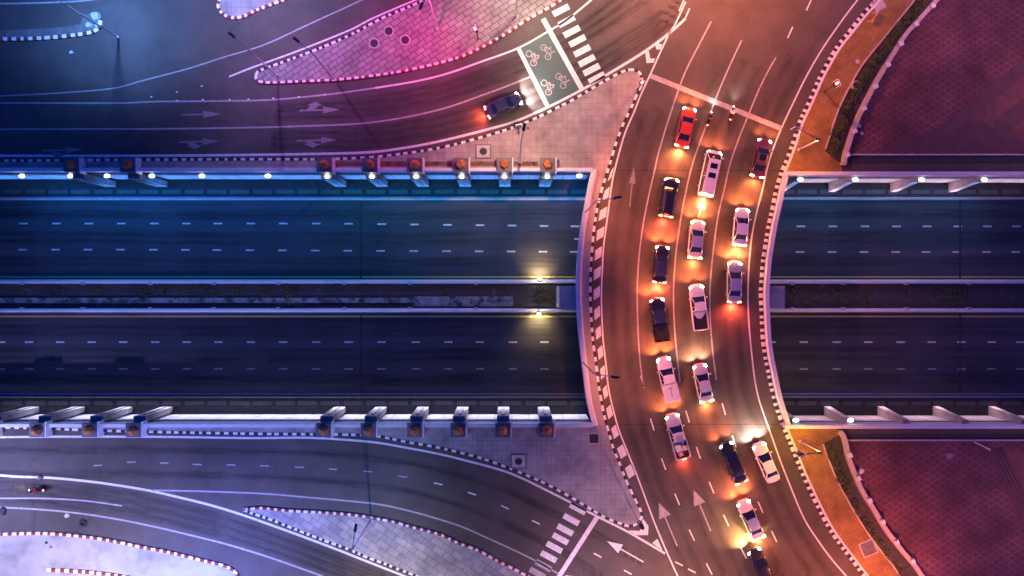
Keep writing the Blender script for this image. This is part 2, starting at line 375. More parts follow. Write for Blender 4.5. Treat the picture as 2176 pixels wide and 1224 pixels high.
def kerb(pts, c1, c2, unit, w=.3, z=.2, off=0):
    """kerb stones painted in two colours"""
    pts = curve(pts, .18, raw=True) if len(pts) > 3 else pts
    A, B = offset(pts, off+w/2), offset(pts, off-w/2); b = MB(); d = 0; mi = 0; nxt = unit
    for i in range(len(pts)-1):
        if d >= nxt: mi = 1-mi; nxt += unit*random.uniform(.9, 1.1)
        e = (Vector(pts[i+1])-Vector(pts[i])).length; d += e
        q = [A[i], B[i], B[i+1], A[i+1]]
        zz = z
        b.face([(*q[0], zz), (*q[1], zz), (*q[2], zz), (*q[3], zz)], mi)
        b.face([(*q[0], 0), (*q[0], zz), (*q[3], zz), (*q[3], 0)], mi)
        b.face([(*q[1], 0), (*q[2], 0), (*q[2], zz), (*q[1], zz)], mi)
    return tag(b.build('kerb', [c1, c2]), kind='structure')
kerb(K_I2, K_WHITE, K_BLACK, .52)
kerb(K_DECK_L, K_WHITE, K_BLACK, .6)
kerb(K_I3, K_WHITE, K_BLACK, .52)
kerb(K_DECK_R, K_WHITE, K_BLACK, .42, .42, .2)
m = MB(); m.wall(offset(K_DECK_R[:[i for i, p in enumerate(K_DECK_R) if p[1] < YNR][0]], .36), .26, 0, .24); tag(m.build('kerb', CONC_WHITE), kind='structure')
m = MB(); m.wall(offset(K_DECK_R[[i for i, p in enumerate(K_DECK_R) if p[1] < YSR][0]:], .36), .2, 0, .24); tag(m.build('kerb', CONC_WHITE), kind='structure')

I1_UP = curve([(545, 160), (550, 152), (585, 139), (643, 118), (694, 98), (746, 75), (780, 57), (814, 39), (866, 17), (907, -1), (1010, -50)])
I1_LO = curve([(545, 160), (545, 169), (556, 175), (581, 176), (626, 174), (677, 172), (729, 169), (780, 163), (832, 156), (883, 146), (935, 134), (979, 121), (1020, 103), (1055, 84), (1084, 67), (1121, 42), (1159, 21), (1193, 0), (1260, -50)])
footway('pavement', I1_UP[::-1]+I1_LO[1:], PAVE_DIAG); kerb(I1_UP, K_WHITE, K_BLACK, .42); kerb(I1_LO, K_WHITE, K_RED, .45)
I4_UP = curve([(518, 1082), (540, 1080), (557, 1079), (609, 1084), (660, 1087), (712, 1090), (763, 1095), (794, 1100), (835, 1108), (883, 1121), (935, 1135), (969, 1151), (1017, 1169), (1055, 1190), (1100, 1212), (1160, 1245)])
I4_LO = curve([(518, 1082), (540, 1091), (574, 1102), (609, 1116), (650, 1132), (694, 1149), (742, 1166), (780, 1183), (814, 1195), (849, 1209), (883, 1222), (940, 1245)])
footway('pavement', I4_UP[::-1]+I4_LO[1:], PAVE_DIAG2); kerb(I4_UP, K_WHITE, K_RED, .45); kerb(I4_LO, K_WHITE, K_BLACK, .42)
I5 = curve([(-60, 1137), (0, 1135), (51, 1133), (103, 1133), (154, 1137), (206, 1143), (257, 1152), (309, 1163), (353, 1171), (395, 1181), (436, 1191), (470, 1199), (491, 1207), (504, 1219), (508, 1240)])
footway('pavement', I5+[P(508, 1330)[:2], P(-60, 1330)[:2]], mat('pale_concrete_slab', (.33, .31, .30), (.42, .40, .38), scale=.4, c3=(.17, .15, .14), s3=.3, t3=(.48, .75)))
kerb(I5, K_WHITE, K_RED, .48, .34)
k = kerb(curve([(103, 1209), (150, 1211), (200, 1215), (242, 1220), (290, 1228)]), K_WHITE, K_RED, .5, .4, .34)
I6 = curve([(-60, 85), (0, 84), (69, 83), (120, 80), (165, 75), (198, 69), (213, 58), (215, 44)])
kerb(I6, K_WHITE, K_RED, .5, .42, .22)
footway('pavement', [(p[0], p[1]) for p in I6]+[P(206, 30)[:2], P(180, 32)[:2], P(172, 52)[:2], P(120, 60)[:2], P(0, 66)[:2], P(-60, 66)[:2]], CONC_DARK, .14)
I7 = curve([(475, -20), (466, 5), (465, 16), (473, 29), (487, 37), (504, 39), (525, 33), (542, 24), (560, 17), (605, 0), (660, -22)])
footway('pavement', I7, PAVE_GREY); kerb(I7, K_WHITE, K_RED, .42, .36)

# east side: terracotta footways, planting beds, low walls, plazas
WALL_N = curve([(2040, -60), (1988, 0), (1969, 21), (1938, 55), (1918, 77), (1897, 110), (1880, 137), (1856, 178), (1836, 216), (1822, 244), (1808, 278), (1798, 309), (1792, 328), (1788, 352)])
BED_N = curve([(1985, -60), (1942, 0), (1900, 52), (1868, 92), (1843, 122), (1822, 152), (1801, 190), (1786, 220), (1773, 252), (1763, 285), (1752, 318)])
WALL_S = curve([(1781, 915), (1788, 925), (1793, 943), (1798, 969), (1812, 1006), (1829, 1044), (1849, 1075), (1873, 1116), (1901, 1154), (1921, 1178), (1939, 1199), (1956, 1224), (2010, 1290)])
BED_S = curve([(1747, 943), (1755, 966), (1764, 989), (1777, 1020), (1801, 1065), (1818, 1094), (1836, 1123), (1863, 1161), (1894, 1199), (1911, 1224), (1960, 1290)])
kn = offset([p for p in K_DECK_R if p[1] > YNR], .2); ks = offset([p for p in K_DECK_R if p[1] < YSR], .2)
footway('pavement', kn+[(kn[-1][0]+.3, YNR), (WALL_N[-1][0], YNR)]+WALL_N[::-1], PAVE_ORANGE)
footway('pavement', [(WALL_S[0][0], YSR), (ks[0][0]+.3, YSR)]+ks+WALL_S[::-1], PAVE_ORANGE)
b = MB(); b.prism(WALL_N[:-1]+[P(1756, 325)[:2]]+BED_N[::-1], .1, .22); tag(b.build('planting_bed', SOIL), kind='structure')
b = MB(); b.prism(WALL_S[1:]+BED_S[::-1], .1, .22); tag(b.build('planting_bed', SOIL), kind='structure')
TANWALL = mat('tan_render', (.50, .40, .33), (.58, .48, .40), scale=2, c3=(.3, .22, .18), s3=.8, t3=(.58, .8))
for W_, lab in ((WALL_N, 'low tan garden wall curving beside the north hedge'), (WALL_S, 'low tan garden wall curving beside the south planting bed')):
    o = empty('garden_wall', (0, 0, 0), label=lab, cat='wall')
    m = MB(); m.wall(W_, .5, 0, .75); m.build('wall', TANWALL, o)
    for i in range(6, len(W_)-3, 6):
        m = MB(); m.box((W_[i][0]+.12, W_[i][1], .5), (.5, .5, 1.0), 0, .4); m.build('post', CONC_WHITE, o)
for B_, lab in ((BED_N, 'thin pale edging round the north hedge'), (BED_S, 'thin pale edging round the south planting bed')):
    m = MB(); m.wall(B_, .16, .1, .34); o = m.build('kerb', TANWALL); tag(o, kind='structure')
b = MB(); pe = [p for p in offset(WALL_N, .2) if p[1] > P(0, 329)[1]]
b.poly(pe+[P(1790, 330)[:2], P(2500, 330)[:2], P(2500, -60)[:2]], .01); tag(b.build('plaza', PLAZA), kind='structure')
b = MB(); pe = [p for p in offset(WALL_S, .2) if p[1] < P(0, 937)[1]]
b.poly([(pe[0][0], P(0, 936)[1])]+pe+[P(2500, 1290)[:2], P(2500, 936)[:2]], .01); tag(b.build('plaza', PLAZA), kind='structure')
# darker curved bands and red tile areas of the plazas
cb = curve([(2260, 60), (2176, 122), (2130, 160), (2080, 205), (2030, 245), (1980, 275), (1930, 292), (1880, 312), (1850, 322)])
b = MB(); b.poly(cb+[P(2500, 322)[:2], P(2500, 60)[:2]], .016); tag(b.build('plaza_band', BAND), kind='structure')
b = MB(); b.poly([P(2300, 70)[:2], P(2176, 160)[:2], P(2120, 205)[:2], P(2065, 250)[:2], P(2090, 262)[:2], P(2176, 300)[:2], P(2500, 300)[:2], P(2500, 70)[:2]], .022); tag(b.build('plaza_tiles', REDTILE), kind='structure')
b = MB(); b.strip(curve([(2120, 275), (2150, 250), (2176, 232), (2230, 190)]), 2.2, .027); tag(b.build('plaza_band', BAND), kind='structure')
cs = curve([(2105, 960), (2118, 990), (2138, 1030), (2160, 1075), (2180, 1115), (2230, 1200)])
b = MB(); b.poly(offset(cs, .5)+[P(2500, 1200)[:2], P(2500, 960)[:2]], .016); tag(b.build('plaza_tiles', REDTILE), kind='structure')
b = MB()
for q in range(5): b.wall(offset(cs, -.2+q*.42), .34, 0, .03+.02*q)
tag(b.build('plaza_steps', BAND), kind='structure')

# ------------------------------------------------------------------ retaining walls of the cutting
def aim_light(name, parent, loc, d, kind, energy, color, size=R(120), blend=1, rad=.15):
    L = bpy.data.lights.new(name, kind); L.energy = energy; L.color = color; L.shadow_soft_size = rad
    if kind == 'SPOT': L.spot_size = size; L.spot_blend = blend
    o = bpy.data.objects.new(name, L); COL.objects.link(o); o.location = loc
    o.rotation_euler = Vector(d).to_track_quat('-Z', 'Y').to_euler(); o.parent = parent
    return o
def retaining(name, x0, x1, y, d, lab, lit_, band):
    """wall from street down to the sunken road; d = +1 north wall (faces south)"""
    o = empty(name, (0, 0, 0), label=lab, cat='retaining wall')
    L = x1-x0; xc = (x0+x1)/2
    m = MB(); m.box((xc, y+d*.25, (DEP-2.3)/2), (L, .5, abs(DEP)-2.3)); m.build('wall_face', PANEL_V, o)
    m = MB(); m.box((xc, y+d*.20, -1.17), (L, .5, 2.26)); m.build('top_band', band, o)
    m = MB(); m.box((xc, y-d*.05, .5), (L, .42, .9)); m.build('coping', CONC_WHITE, o, bevel=.03)
    m = MB(); m.box((xc, y-d*.10, -2.32), (L, .14, .12)); m.build('ledge', CONC, o)
    col, e = lit_; vx0, vx1 = max(x0+.3, -68), min(x1-.3, 68)       # added light strip on the verge, brightens the wall face
    m = MB(); m.box(((vx0+vx1)/2, y-d*2.32, DEP+.27), (vx1-vx0, .12, .14)); fx = m.build('added_washer', POLE_DARK, o)
    A = bpy.data.lights.new('added_washer_light', 'AREA'); A.shape = 'RECTANGLE'; A.size = vx1-vx0; A.size_y = .1; A.energy = e*(vx1-vx0); A.color = col; A.spread = R(110)
    la = bpy.data.objects.new('added_washer_light', A); COL.objects.link(la); la.parent = fx; la.location = ((vx0+vx1)/2, y-d*2.22, DEP+.36)
    la.rotation_euler = Matrix(((1, 0, 0), (0, 1, 0), (0, 0, 1))).to_euler() if False else (R(90)+R(38) if d > 0 else R(-90)-R(38), 0, 0)
    return o
# panel material in XZ
def panel_v():
    m = paver('cladding_panels', (.60, .60, .62), (.52, .52, .54), (.2, .2, .21), 2.2, 2.6, 0, .05, 0)
    t = m.node_tree; mp = [n for n in t.nodes if n.type == 'MAPPING'][0]; mp.inputs['Rotation'].default_value = (R(90), 0, 0)
    return m
VERGE = mat('damp_earth', (.022, .021, .02), (.04, .038, .036), scale=1.2, c3=(.075, .07, .065), s3=.5, t3=(.58, .75)); CONC_MID = mat('weathered_concrete', (.24, .22, .21), (.32, .30, .28), scale=1.2, c3=(.12, .11, .10), s3=.8, t3=(.5, .75)); PANEL_V = panel_v(); SHADE_NAVY = mat('painted_shade_band', (.05, .07, .13), (.08, .10, .17), scale=1.5)  # navy band at the wall top: recess shadow put into the colour
xl = P(1258, 0)[0]; xr = P(1662, 0)[0]; XF = 120
retaining('retaining_wall', -XF, xl, YNL, 1, 'long blue lit retaining wall on the north side, west of the bridge', ((.06, .30, 1), 6), SHADE_NAVY)
retaining('retaining_wall', xr, XF, YNR, 1, 'pale retaining wall with wall lights on the north side, east of the bridge', ((1, .64, .78), 4.2), CONC)
retaining('retaining_wall', -XF, xl, YSL, -1, 'white panelled retaining wall on the south side, west of the bridge', ((.70, .66, 1), 9), SHADE_NAVY)
retaining('retaining_wall', xr, XF, YSR, -1, 'pinkish retaining wall on the south side, east of the bridge', ((1, .58, .62), 3.6), CONC)
# strips beside the walls at the bottom: dirty footing and drain grates, and the concrete gutter edge
GRATE = bpy.data.materials.new('drain_grate'); GRATE.use_nodes = True
t = GRATE.node_tree; bb = t.nodes['Principled BSDF']; wv = t.nodes.new('ShaderNodeTexWave'); wv.inputs['Scale'].default_value = 1.6; tc = t.nodes.new('ShaderNodeTexCoord')
t.links.new(tc.outputs['Object'], wv.inputs[0]); rr = t.nodes.new('ShaderNodeValToRGB'); rr.color_ramp.elements[0].color = (.01, .01, .01, 1); rr.color_ramp.elements[1].color = (.14, .14, .14, 1)
t.links.new(wv.outputs[0], rr.inputs[0]); t.links.new(rr.outputs[0], bb.inputs['Base Color'])
for s_, ya, yb, yg, yl in ((1, 385, 420, 408, 421), (-1, 845, 888, 856, 843)):
    b = MB(); A, B = P(0, ya, DEP)[1], P(0, yb, DEP)[1]
    b.box((0, (A+B)/2, DEP+.1), (2*XF, abs(A-B), .2)); tag(b.build('verge', VERGE), kind='structure')
    b = MB(); g = P(0, yg, DEP)[1]
    for k in range(-40, 40):
        b.box((k*3.0, g, DEP+.206), (2.5, .55, .012))
    tag(b.build('drain', GRATE), kind='structure')
    b = MB(); b.box((0, P(0, yl, DEP)[1], DEP+.12), (2*XF, .22, .24)); tag(b.build('kerb', CONC), kind='structure')
# gutters beside the east walls: flat black slabs standing for a deep channel's shade
for y0, y1, lab in ((333, 346, 'n'), (922, 931, 's')):
    b = MB(); A, B = P(0, y0)[1], P(0, y1)[1]; x0 = P(1800, 0)[0]
    b.box(((x0+XF)/2, (A+B)/2, .02), (XF-x0, abs(A-B), .04)); tag(b.build('gutter', K_BLACK), kind='structure')
    A2 = P(0, 329 if lab == 'n' else 935)[1]
    b = MB(); b.box(((x0+XF)/2, A2, .1), (XF-x0, .18, .2)); tag(b.build('kerb', CONC), kind='structure')

# pillars with rust coloured faceted caps standing on the walls
def pillar(x, y, d, lab, grp, lamp=None):
    o = empty('wall_pillar', (x, y, 0), label=lab, cat='pillar', group=grp)
    m = MB(); m.box((0, d*.45, .62), (1.85, 1.7, 1.24)); m.build('plinth', PLINTH, o, bevel=.04)
    m = MB(); m.box((1.0, d*.4, .6), (.14, 1.9, 1.2)); m.build('side_panel', CONC_WHITE, o)
    m = MB(); n = 6; rot = random.uniform(0, 1.05); sq = [random.uniform(.85, 1.12) for _ in range(n)]; c0 = [(.68*sq[k]*math.cos(k*math.pi/3+rot), d*.5+.68*sq[k]*math.sin(k*math.pi/3+rot), 1.24) for k in range(n)]
    c1 = [(.5*sq[k]*math.cos(k*math.pi/3+rot), d*.5+.5*sq[k]*math.sin(k*math.pi/3+rot), 1.75*random.uniform(.95, 1.06)) for k in range(n)]
    m.mesh(c0+c1+[(.12, d*.5+.06, 1.95)], [(k, (k+1) % n, n+(k+1) % n, n+k) for k in range(n)]+[(n+k, n+(k+1) % n, 2*n) for k in range(n)])
    m.build('faceted_cap', RUST, o)
    m = MB(); m.box((0, -d*.62, DEP/2-.03), (1.5, .75, abs(DEP)-.2)); m.build('buttress', CONC_MID, o, bevel=.05)
    m = MB(); m.box((0, -d*1.03, DEP/2-.3), (.34, .12, 5.2)); m.build('slot', PLINTH, o)
    if lamp:
        m = MB(); m.ring((0, -d*.75), .0, .24, -.12, .02, 14); m.build('lamp_lens', lamp, o)
    return o
LENS = lit('wall_lamp_lens', (.95, .93, 1), 3.2)
grpN, grpS = 'pillars with rusty caps along the north wall', 'pillars with rusty caps along the south wall'
ordn = ['first', 'second', 'third', 'fourth', 'fifth', 'sixth', 'seventh', 'eighth', 'ninth']
for i, px in enumerate((165, 283, 695, 790, 884, 981, 1072, 1163)):
    o = pillar(P(px, 0)[0], YNL, 1, ordn[i]+' rusty capped pillar from the left along the north wall of the cutting', grpN, LENS if i > 1 else None)
    if i > 1: aim_light('wall_lamp_light', o, (0, -1.5, -.35), (0, -.7, -1), 'SPOT', 300, (0, .34, .85), R(150), 1)
for i, px in enumerate((-12, 93, 203, 295, 693, 787, 884, 975, 1069, 1160)):
    pillar(P(px, 0)[0], YSL, -1, ('partly cropped rusty capped pillar at the left edge on the south wall' if i == 0 else ordn[i-1]+' complete rusty capped pillar from the left along the south wall'), grpS)
b = MB(); random.seed(3)
for p0, p1 in ((714, 771), (809, 864), (903, 961), (1000, 1052), (1091, 1143)):
    A, Bq = P(p0, 344), P(p1, 353); b.box(((A[0]+Bq[0])/2, (A[1]+Bq[1])/2, .17), (Bq[0]-A[0], A[1]-Bq[1], .06))
tag(b.build('planting_strip', mat('dry_soil', (.10, .06, .045), (.2, .13, .09), scale=3, c3=(.03, .02, .015), s3=1.2, t3=(.5, .6), bump=.4)), kind='structure')
# wall lights: bracket + lens; those east stand on sloping ribs
def wall_light(x, y, d, lab, grp, rib, color, e):
    o = empty('wall_light', (x, y-d*.35, -.7), label=lab, cat='wall lamp', group=grp)
    if rib:
        m = MB(); n = 6.1
        m.mesh([(-.4, d*.3, .1), (.4, d*.3, .1), (.4, -d*.25, .1), (-.4, -d*.25, .1), (-.4, d*.3, -6.2), (.4, d*.3, -6.2), (.4, -d*.9, -6.2), (-.4, -d*.9, -6.2)],
               [(0, 1, 2, 3), (7, 6, 5, 4), (0, 3, 7, 4), (1, 5, 6, 2), (3, 2, 6, 7), (0, 4, 5, 1)]); m.build('rib', CONC, o)
    m = MB(); m.box((0, -d*.2, .12), (.5, .5, .1)); m.build('bracket', STEEL, o)
    m = MB(); m.mesh([(.36*math.cos(k*math.pi/7), -d*.25+.22*math.sin(k*math.pi/7), .18) for k in range(14)]+[(.28*math.cos(k*math.pi/7), -d*.25+.16*math.sin(k*math.pi/7), .3) for k in range(14)],
                     [(k, (k+1) % 14, 14+(k+1) % 14, 14+k) for k in range(14)]+[tuple(range(14, 28))]); m.build('lens', LENS, o)
    aim_light('wall_light_glow', o, (0, -d*.95, -.1), (0, -d*.8, -1), 'SPOT', e, color, R(160), 1)
    return o
for px, lab in ((425, 'small white wall lamp on the bare north wall, farther from the pillars'), (566, 'small white wall lamp on the bare north wall, just left of the six pillars'), (1232, 'small white wall lamp in the corner between north wall and bridge')):
    wall_light(P(px, 0)[0], YNL, 1, lab, 'wall lamps on the north wall west of the bridge', False, (0, .24, 1), 330)
for px, lab in ((40, 'small white wall lamp at the far left of the north wall'), (144, 'small white wall lamp left of the first rusty pillar on the north wall'), (222, 'small white wall lamp between the two leftmost rusty pillars on the north wall'), (318, 'small white wall lamp just right of the two leftmost pillars on the north wall')):
    wall_light(P(px, 0)[0], YNL, 1, lab, 'wall lamps on the north wall west of the bridge', False, (0, .24, 1), 330)
for px, lab in ((1705, 'white wall lamp nearest the bridge on the north-east wall'), (1822, 'second white wall lamp from the bridge on the north-east wall'), (1964, 'third white wall lamp from the bridge on the north-east wall'), (2098, 'white wall lamp farthest from the bridge on the north-east wall')):
    wall_light(P(px, 0)[0], YNR, 1, lab, 'wall lamps on the east walls', True, (.12, .42, 1), 230)
for px, lab in ((1695, 'white wall lamp nearest the bridge on the south-east wall'), (1812, 'white wall lamp second from the bridge on the south-east wall')):
    wall_light(P(px, 0)[0], YSR, -1, lab, 'wall lamps on the east walls', True, (1, .6, .6), 40)
for i, px in enumerate((1935, 2062, 2190)):
    o = empty('wall_rib', (P(px, 0)[0], YSR, 0), label=['first unlit sloping concrete rib right of the lamps on the south-east wall', 'second unlit sloping concrete rib right of the lamps on the south-east wall', 'sloping concrete rib at the right edge on the south-east wall'][i], cat='wall rib', group='unlit ribs on the south-east wall')
    m = MB(); m.mesh([(-.4, -.3, -.9), (.4, -.3, -.9), (.4, .55, -.9), (-.4, .55, -.9), (-.4, -.3, -6.9), (.4, -.3, -6.9), (.4, 1.25, -6.9), (-.4, 1.25, -6.9)], [(0, 1, 2, 3), (0, 3, 7, 4), (1, 5, 6, 2), (3, 2, 6, 7), (0, 4, 5, 1)]); m.build('rib', CONC, o)

# ------------------------------------------------------------------ median of the sunken road
BLUEW = CONC_WHITE
for px_y, dd, lab in ((599, 1, 'long white concrete barrier on the north side of the dark median'), (659, -1, 'long white concrete barrier on the south side of the dark median')):
    o = empty('median_barrier', (0, 0, 0), label=lab, cat='barrier'); y = P(0, px_y, DEP+.8)[1]
    m = MB(); m.mesh([(-XF, y-.32, DEP), (-XF, y-.16, DEP+.3), (-XF, y-.11, DEP+.8), (-XF, y+.11, DEP+.8), (-XF, y+.16, DEP+.3), (-XF, y+.32, DEP)]+[(XF, y-.32, DEP), (XF, y-.16, DEP+.3), (XF, y-.11, DEP+.8), (XF, y+.11, DEP+.8), (XF, y+.16, DEP+.3), (XF, y+.32, DEP)], [(k, k+1, k+7, k+6) for k in range(5)])
    m.build('barrier_wall', BLUEW, o)
    for px in (45, 175, 318, 453, 590, 731, 871, 1011, 1684, 1793, 1927, 2060):
        c = P(px, 0, DEP+.8)
        m = MB(); m.box((c[0], y-dd*.22, DEP+.6), (.42, .3, .5)); m.build('bracket', CONC, o)
ya, yb = P(0, 603, DEP)[1], P(0, 655, DEP)[1]
b = MB(); b.box((0, (ya+yb)/2, DEP+.12), (2*XF, abs(ya-yb), .24)); tag(b.build('median', SOIL), kind='structure')
b = MB(); y0 = P(0, 638, DEP)[1]
b.box(((-XF+P(875, 0, DEP)[0])/2, y0, DEP+.3), (P(875, 0, DEP)[0]+XF, .65, .3)); b.box(((P(875, 0, DEP)[0]+P(1090, 0, DEP)[0])/2, y0-.15, DEP+.26), (P(1090, 0, DEP)[0]-P(875, 0, DEP)[0], 1.3, .2))
tag(b.build('median_slab', mat('stained_concrete', (.16, .17, .17), (.30, .31, .31), scale=.9, c3=(.04, .045, .045), s3=.8, t3=(.48, .6))), kind='structure')
for px0, px1, lab in ((1188, 1226, 'pale concrete block on the median at the west side of the bridge'), (1600, 1668, 'pinkish concrete block on the median at the east side of the bridge')):
    zt = -1.6; A, B = P(px0, 608, zt), P(px1, 655, zt)
    o = empty('concrete_block', ((A[0]+B[0])/2, (A[1]+B[1])/2, DEP), label=lab, cat='bridge support')
    m = MB(); m.box((0, 0, (zt-DEP)/2), (abs(B[0]-A[0]), abs(A[1]-B[1]), zt-DEP)); m.build('block', CONC, o, bevel=.06)
    m = MB(); m.box((-.1, .1, zt-DEP+.05), (abs(B[0]-A[0])*.55, abs(A[1]-B[1])*.7, .1)); m.build('hatch', CONC, o)
# scrub on the median
def leaves(b, fn, n, size):
    for _ in range(n):
        c = Vector(fn()); a = random.uniform(0, 6.28); s = size*random.uniform(.6, 1.4)
        u = Vector((math.cos(a), math.sin(a), random.uniform(-.5, .5)))*s; v = Vector((-math.sin(a), math.cos(a), random.uniform(-.5, .5)))*s*.6
        b.face([c-u, c+v*.7, c+u, c-v*.7], random.randint(0, 2))
LEAF = [mat('leaf_dark', (.02, .035, .012)), mat('leaf_mid', (.06, .085, .018)), mat('leaf_light', (.12, .13, .025))]
b = MB()
for _ in range(70):
    cx = random.uniform(-62, 62); cy = random.uniform(yb+.3, ya-.3)
    if abs(cx-20) < 14: continue
    leaves(b, lambda: (cx+random.gauss(0, .5), cy+random.gauss(0, .25), DEP+.25+random.random()*.35), 45, .12)
tag(b.build('median_scrub', LEAF), 'low dark scrub growing along the median strip', 'ground cover', kind='stuff')

# median lamps, lit, one on each barrier just west of the bridge
def median_lamp(px, py, d, lab):
    c = P(px, py, DEP+1.4)
    o = empty('median_lamp', (c[0], c[1], DEP), label=lab, cat='lamp', group='lit lamps on the median barriers')
    m = MB(); m.tube((0, 0, .2), (0, 0, 1.9), .09, .07); m.build('post', POLE_DARK, o)
    m = MB(); m.box((0, d*.18, 1.95), (.55, .5, .16), 0, 0, (.8, .8)); m.build('lamp_head', STEEL, o, bevel=.03)
    m = MB(); m.ring((0, d*.42), 0, .2, 1.86, 2.06, 14); m.build('lens', lit('warm_lens_'+('north' if d > 0 else 'south'), (1, .8, .45), 30), o)
    aim_light('lamp_light', o, (0, d*.6, 1.75), (0, d*.9, -1), 'SPOT', 380, (1, .66, .28), R(125), .9, .1)
median_lamp(1147, 598, 1, 'lit yellow lamp on the north median barrier, left of the bridge')
median_lamp(1145, 661, -1, 'lit yellow lamp on the south median barrier, left of the bridge')

# ------------------------------------------------------------------ markings
mk = MB()                       # 0 white 1 faded 2 yellow
def line(px, w, mi=0, z=.012, lev=0, name=None):
    mk.strip(curve(px, .8, lev), w, z+lev, mi)
LW = .24
line([(487, 163), (540, 142), (626, 111), (746, 63), (787, 41), (883, 0), (960, -30)], .2)
L2 = [(-60, 219), (120, 219), (264, 219), (322, 216), (440, 215), (560, 213), (626, 208), (712, 199), (797, 187), (883, 173), (952, 156), (1020, 132), (1100, 103), (1166, 66), (1205, 42), (1262, -5), (1310, -50)]
L3 = [(-60, 275), (170, 274), (322, 274), (540, 271), (643, 268), (746, 264), (814, 257), (883, 245), (952, 228), (1020, 204), (1075, 184), (1130, 162)]
L4 = [(-60, 331), (0, 331), (300, 331), (540, 329), (677, 327), (780, 324), (849, 316), (917, 304), (986, 288), (1055, 270), (1100, 256), (1166, 227), (1238, 190), (1286, 161), (1365, 113), (1423, 70), (1457, 39)]
line(L2[:9], .2, 1); line(L2[8:], .22, 0); line(L3, .2, 1); line(L4, .3)
line([(-60, 10), (0, 8), (90, 6), (195, 0), (300, -20)], .2, 1)
line([(0, 204), (120, 198), (240, 188), (300, 172), (400, 146), (480, 120), (560, 96), (660, 50), (780, -5), (820, -25)], .16, 1)
M1 = [(1457, 4), (1433, 55), (1423, 69), (1400, 118), (1382, 158), (1361, 203), (1348, 237), (1331, 275), (1320, 309), (1308, 354), (1300, 391), (1294, 438), (1288, 482), (1282, 530), (1280, 572), (1278, 623), (1279, 674), (1282, 726), (1288, 777), (1291, 810), (1298, 849), (1313, 907), (1330, 952), (1348, 996), (1365, 1041), (1389, 1106), (1413, 1164), (1440, 1224), (1465, 1270)]
M2 = [(1511, 46), (1485, 96), (1457, 151), (1440, 196), (1416, 268), (1409, 292), (1399, 326), (1389, 371), (1381, 405), (1368, 469), (1358, 544), (1354, 623), (1356, 709), (1361, 777), (1368, 822)]
M3 = [(1576, 85), (1546, 150), (1520, 212), (1499, 271), (1485, 309), (1471, 350), (1458, 405), (1445, 475), (1435, 551), (1431, 633), (1435, 719), (1445, 812)]
M4 = [(1649, 122), (1640, 137), (1615, 185), (1588, 250), (1567, 302), (1550, 353), (1538, 407), (1526, 458), (1516, 530), (1509, 606), (1509, 674), (1514, 743), (1522, 807)]
M5 = [(1862, -50), (1822, 0), (1788, 45), (1746, 106), (1712, 165), (1685, 220), (1661, 271), (1647, 305), (1633, 347), (1620, 404), (1607, 455), (1596, 513), (1590, 592), (1590, 661), (1595, 729), (1604, 808), (1615, 857), (1638, 922), (1657, 976), (1681, 1037), (1709, 1103), (1740, 1151), (1767, 1188), (1798, 1224), (1850, 1285)]
for q in (M1, M2, M3, M4, M5): line(q, .18, 1 if q in (M2, M3, M4) else 0)
def dash(px, py, ax, ay, L, w=.16, mi=0, lev=0):
    c = P(px, py, lev); d = Vector((ax, -ay)).normalized()
    mk.strip([(c[0]-d.x*L/2, c[1]-d.y*L/2), (c[0]+d.x*L/2, c[1]+d.y*L/2)], w, lev+.012, mi)
for px, py in ((1365, 811), (1386, 902), (1410, 986), (1439, 1061), (1470, 1137), (1507, 1209), (1461, 885), (1484, 962), (1512, 1036), (1543, 1106), (1580, 1175), (1538, 869), (1560, 938), (1584, 1008), (1616, 1078), (1645, 1140)):
    dash(px, py, .28+max(0, (py-850))/1500, 1, 1.5)
for px, py in ((1679, 69), (1719, 10), (1460, 30), (1448, 12)): dash(px, py, -.45, 1, 1.5)
# hatch blocks beside the west kerb
kk = curve([(p[0], p[1]) for p in K_DECK_L], .1, raw=True); mm = curve(M1, .1)
def at_y(c, y):
    for a, b_ in zip(c, c[1:]):
        if (a[1]-y)*(b_[1]-y) <= 0: return a[0]+(b_[0]-a[0])*((y-a[1])/((b_[1]-a[1]) or 1))
    return c[-1][0]
yy = P(0, 272)[1]
while yy > P(0, 1010)[1]:
    a, c2 = yy, yy-1.28; sk = .42
    xa0, xa1 = at_y(kk, a-sk)+.42, at_y(mm, a+.1)-.2; xb0, xb1 = at_y(kk, c2-sk)+.42, at_y(mm, c2+.1)-.2
    if xa1-xa0 > .35 and xb1-xb0 > .35:
        mk.face([(xa0, a-sk, .012), (xb0, c2-sk, .012), (xb1, c2+.1, .012), (xa1, a+.1, .012)], 1 if 0 else 0)
    yy -= 2.42
# stop lines, crossings, bike boxes
def bar(x0, y0, x1, y1, w, mi=0): mk.strip([P(x0, y0)[:2], P(x1, y1)[:2]], w, .016, mi)
bar(1382, 161, 1660, 273, .62, 1)
bar(1154, 40, 1238, 192, .6); bar(1102, 104, 1164, 227, .5)
for k, (px, py) in enumerate(((1192, 22), (1204, 45), (1215, 67), (1227, 87), (1237, 108), (1247, 129), (1257, 148), (1268, 166))):
    dash(px, py, 1, -.52, 2.15, .75, 0)
for k, (px, py) in enumerate(((1228, 1081), (1214, 1104), (1201, 1126), (1191, 1145), (1178, 1163), (1166, 1183), (1155, 1202), (1142, 1218))):
    dash(px, py, 1, .54, 2.1, .72, 0 if k < 6 else 1)
bar(1270, 1097, 1186, 1228, .55)
gb = MB(); gb.poly([P(1107, 104)[:2], P(1168, 70)[:2], P(1233, 190)[:2], P(1166, 224)[:2]], .008); tag(gb.build('bike_box', GREEN), kind='structure')
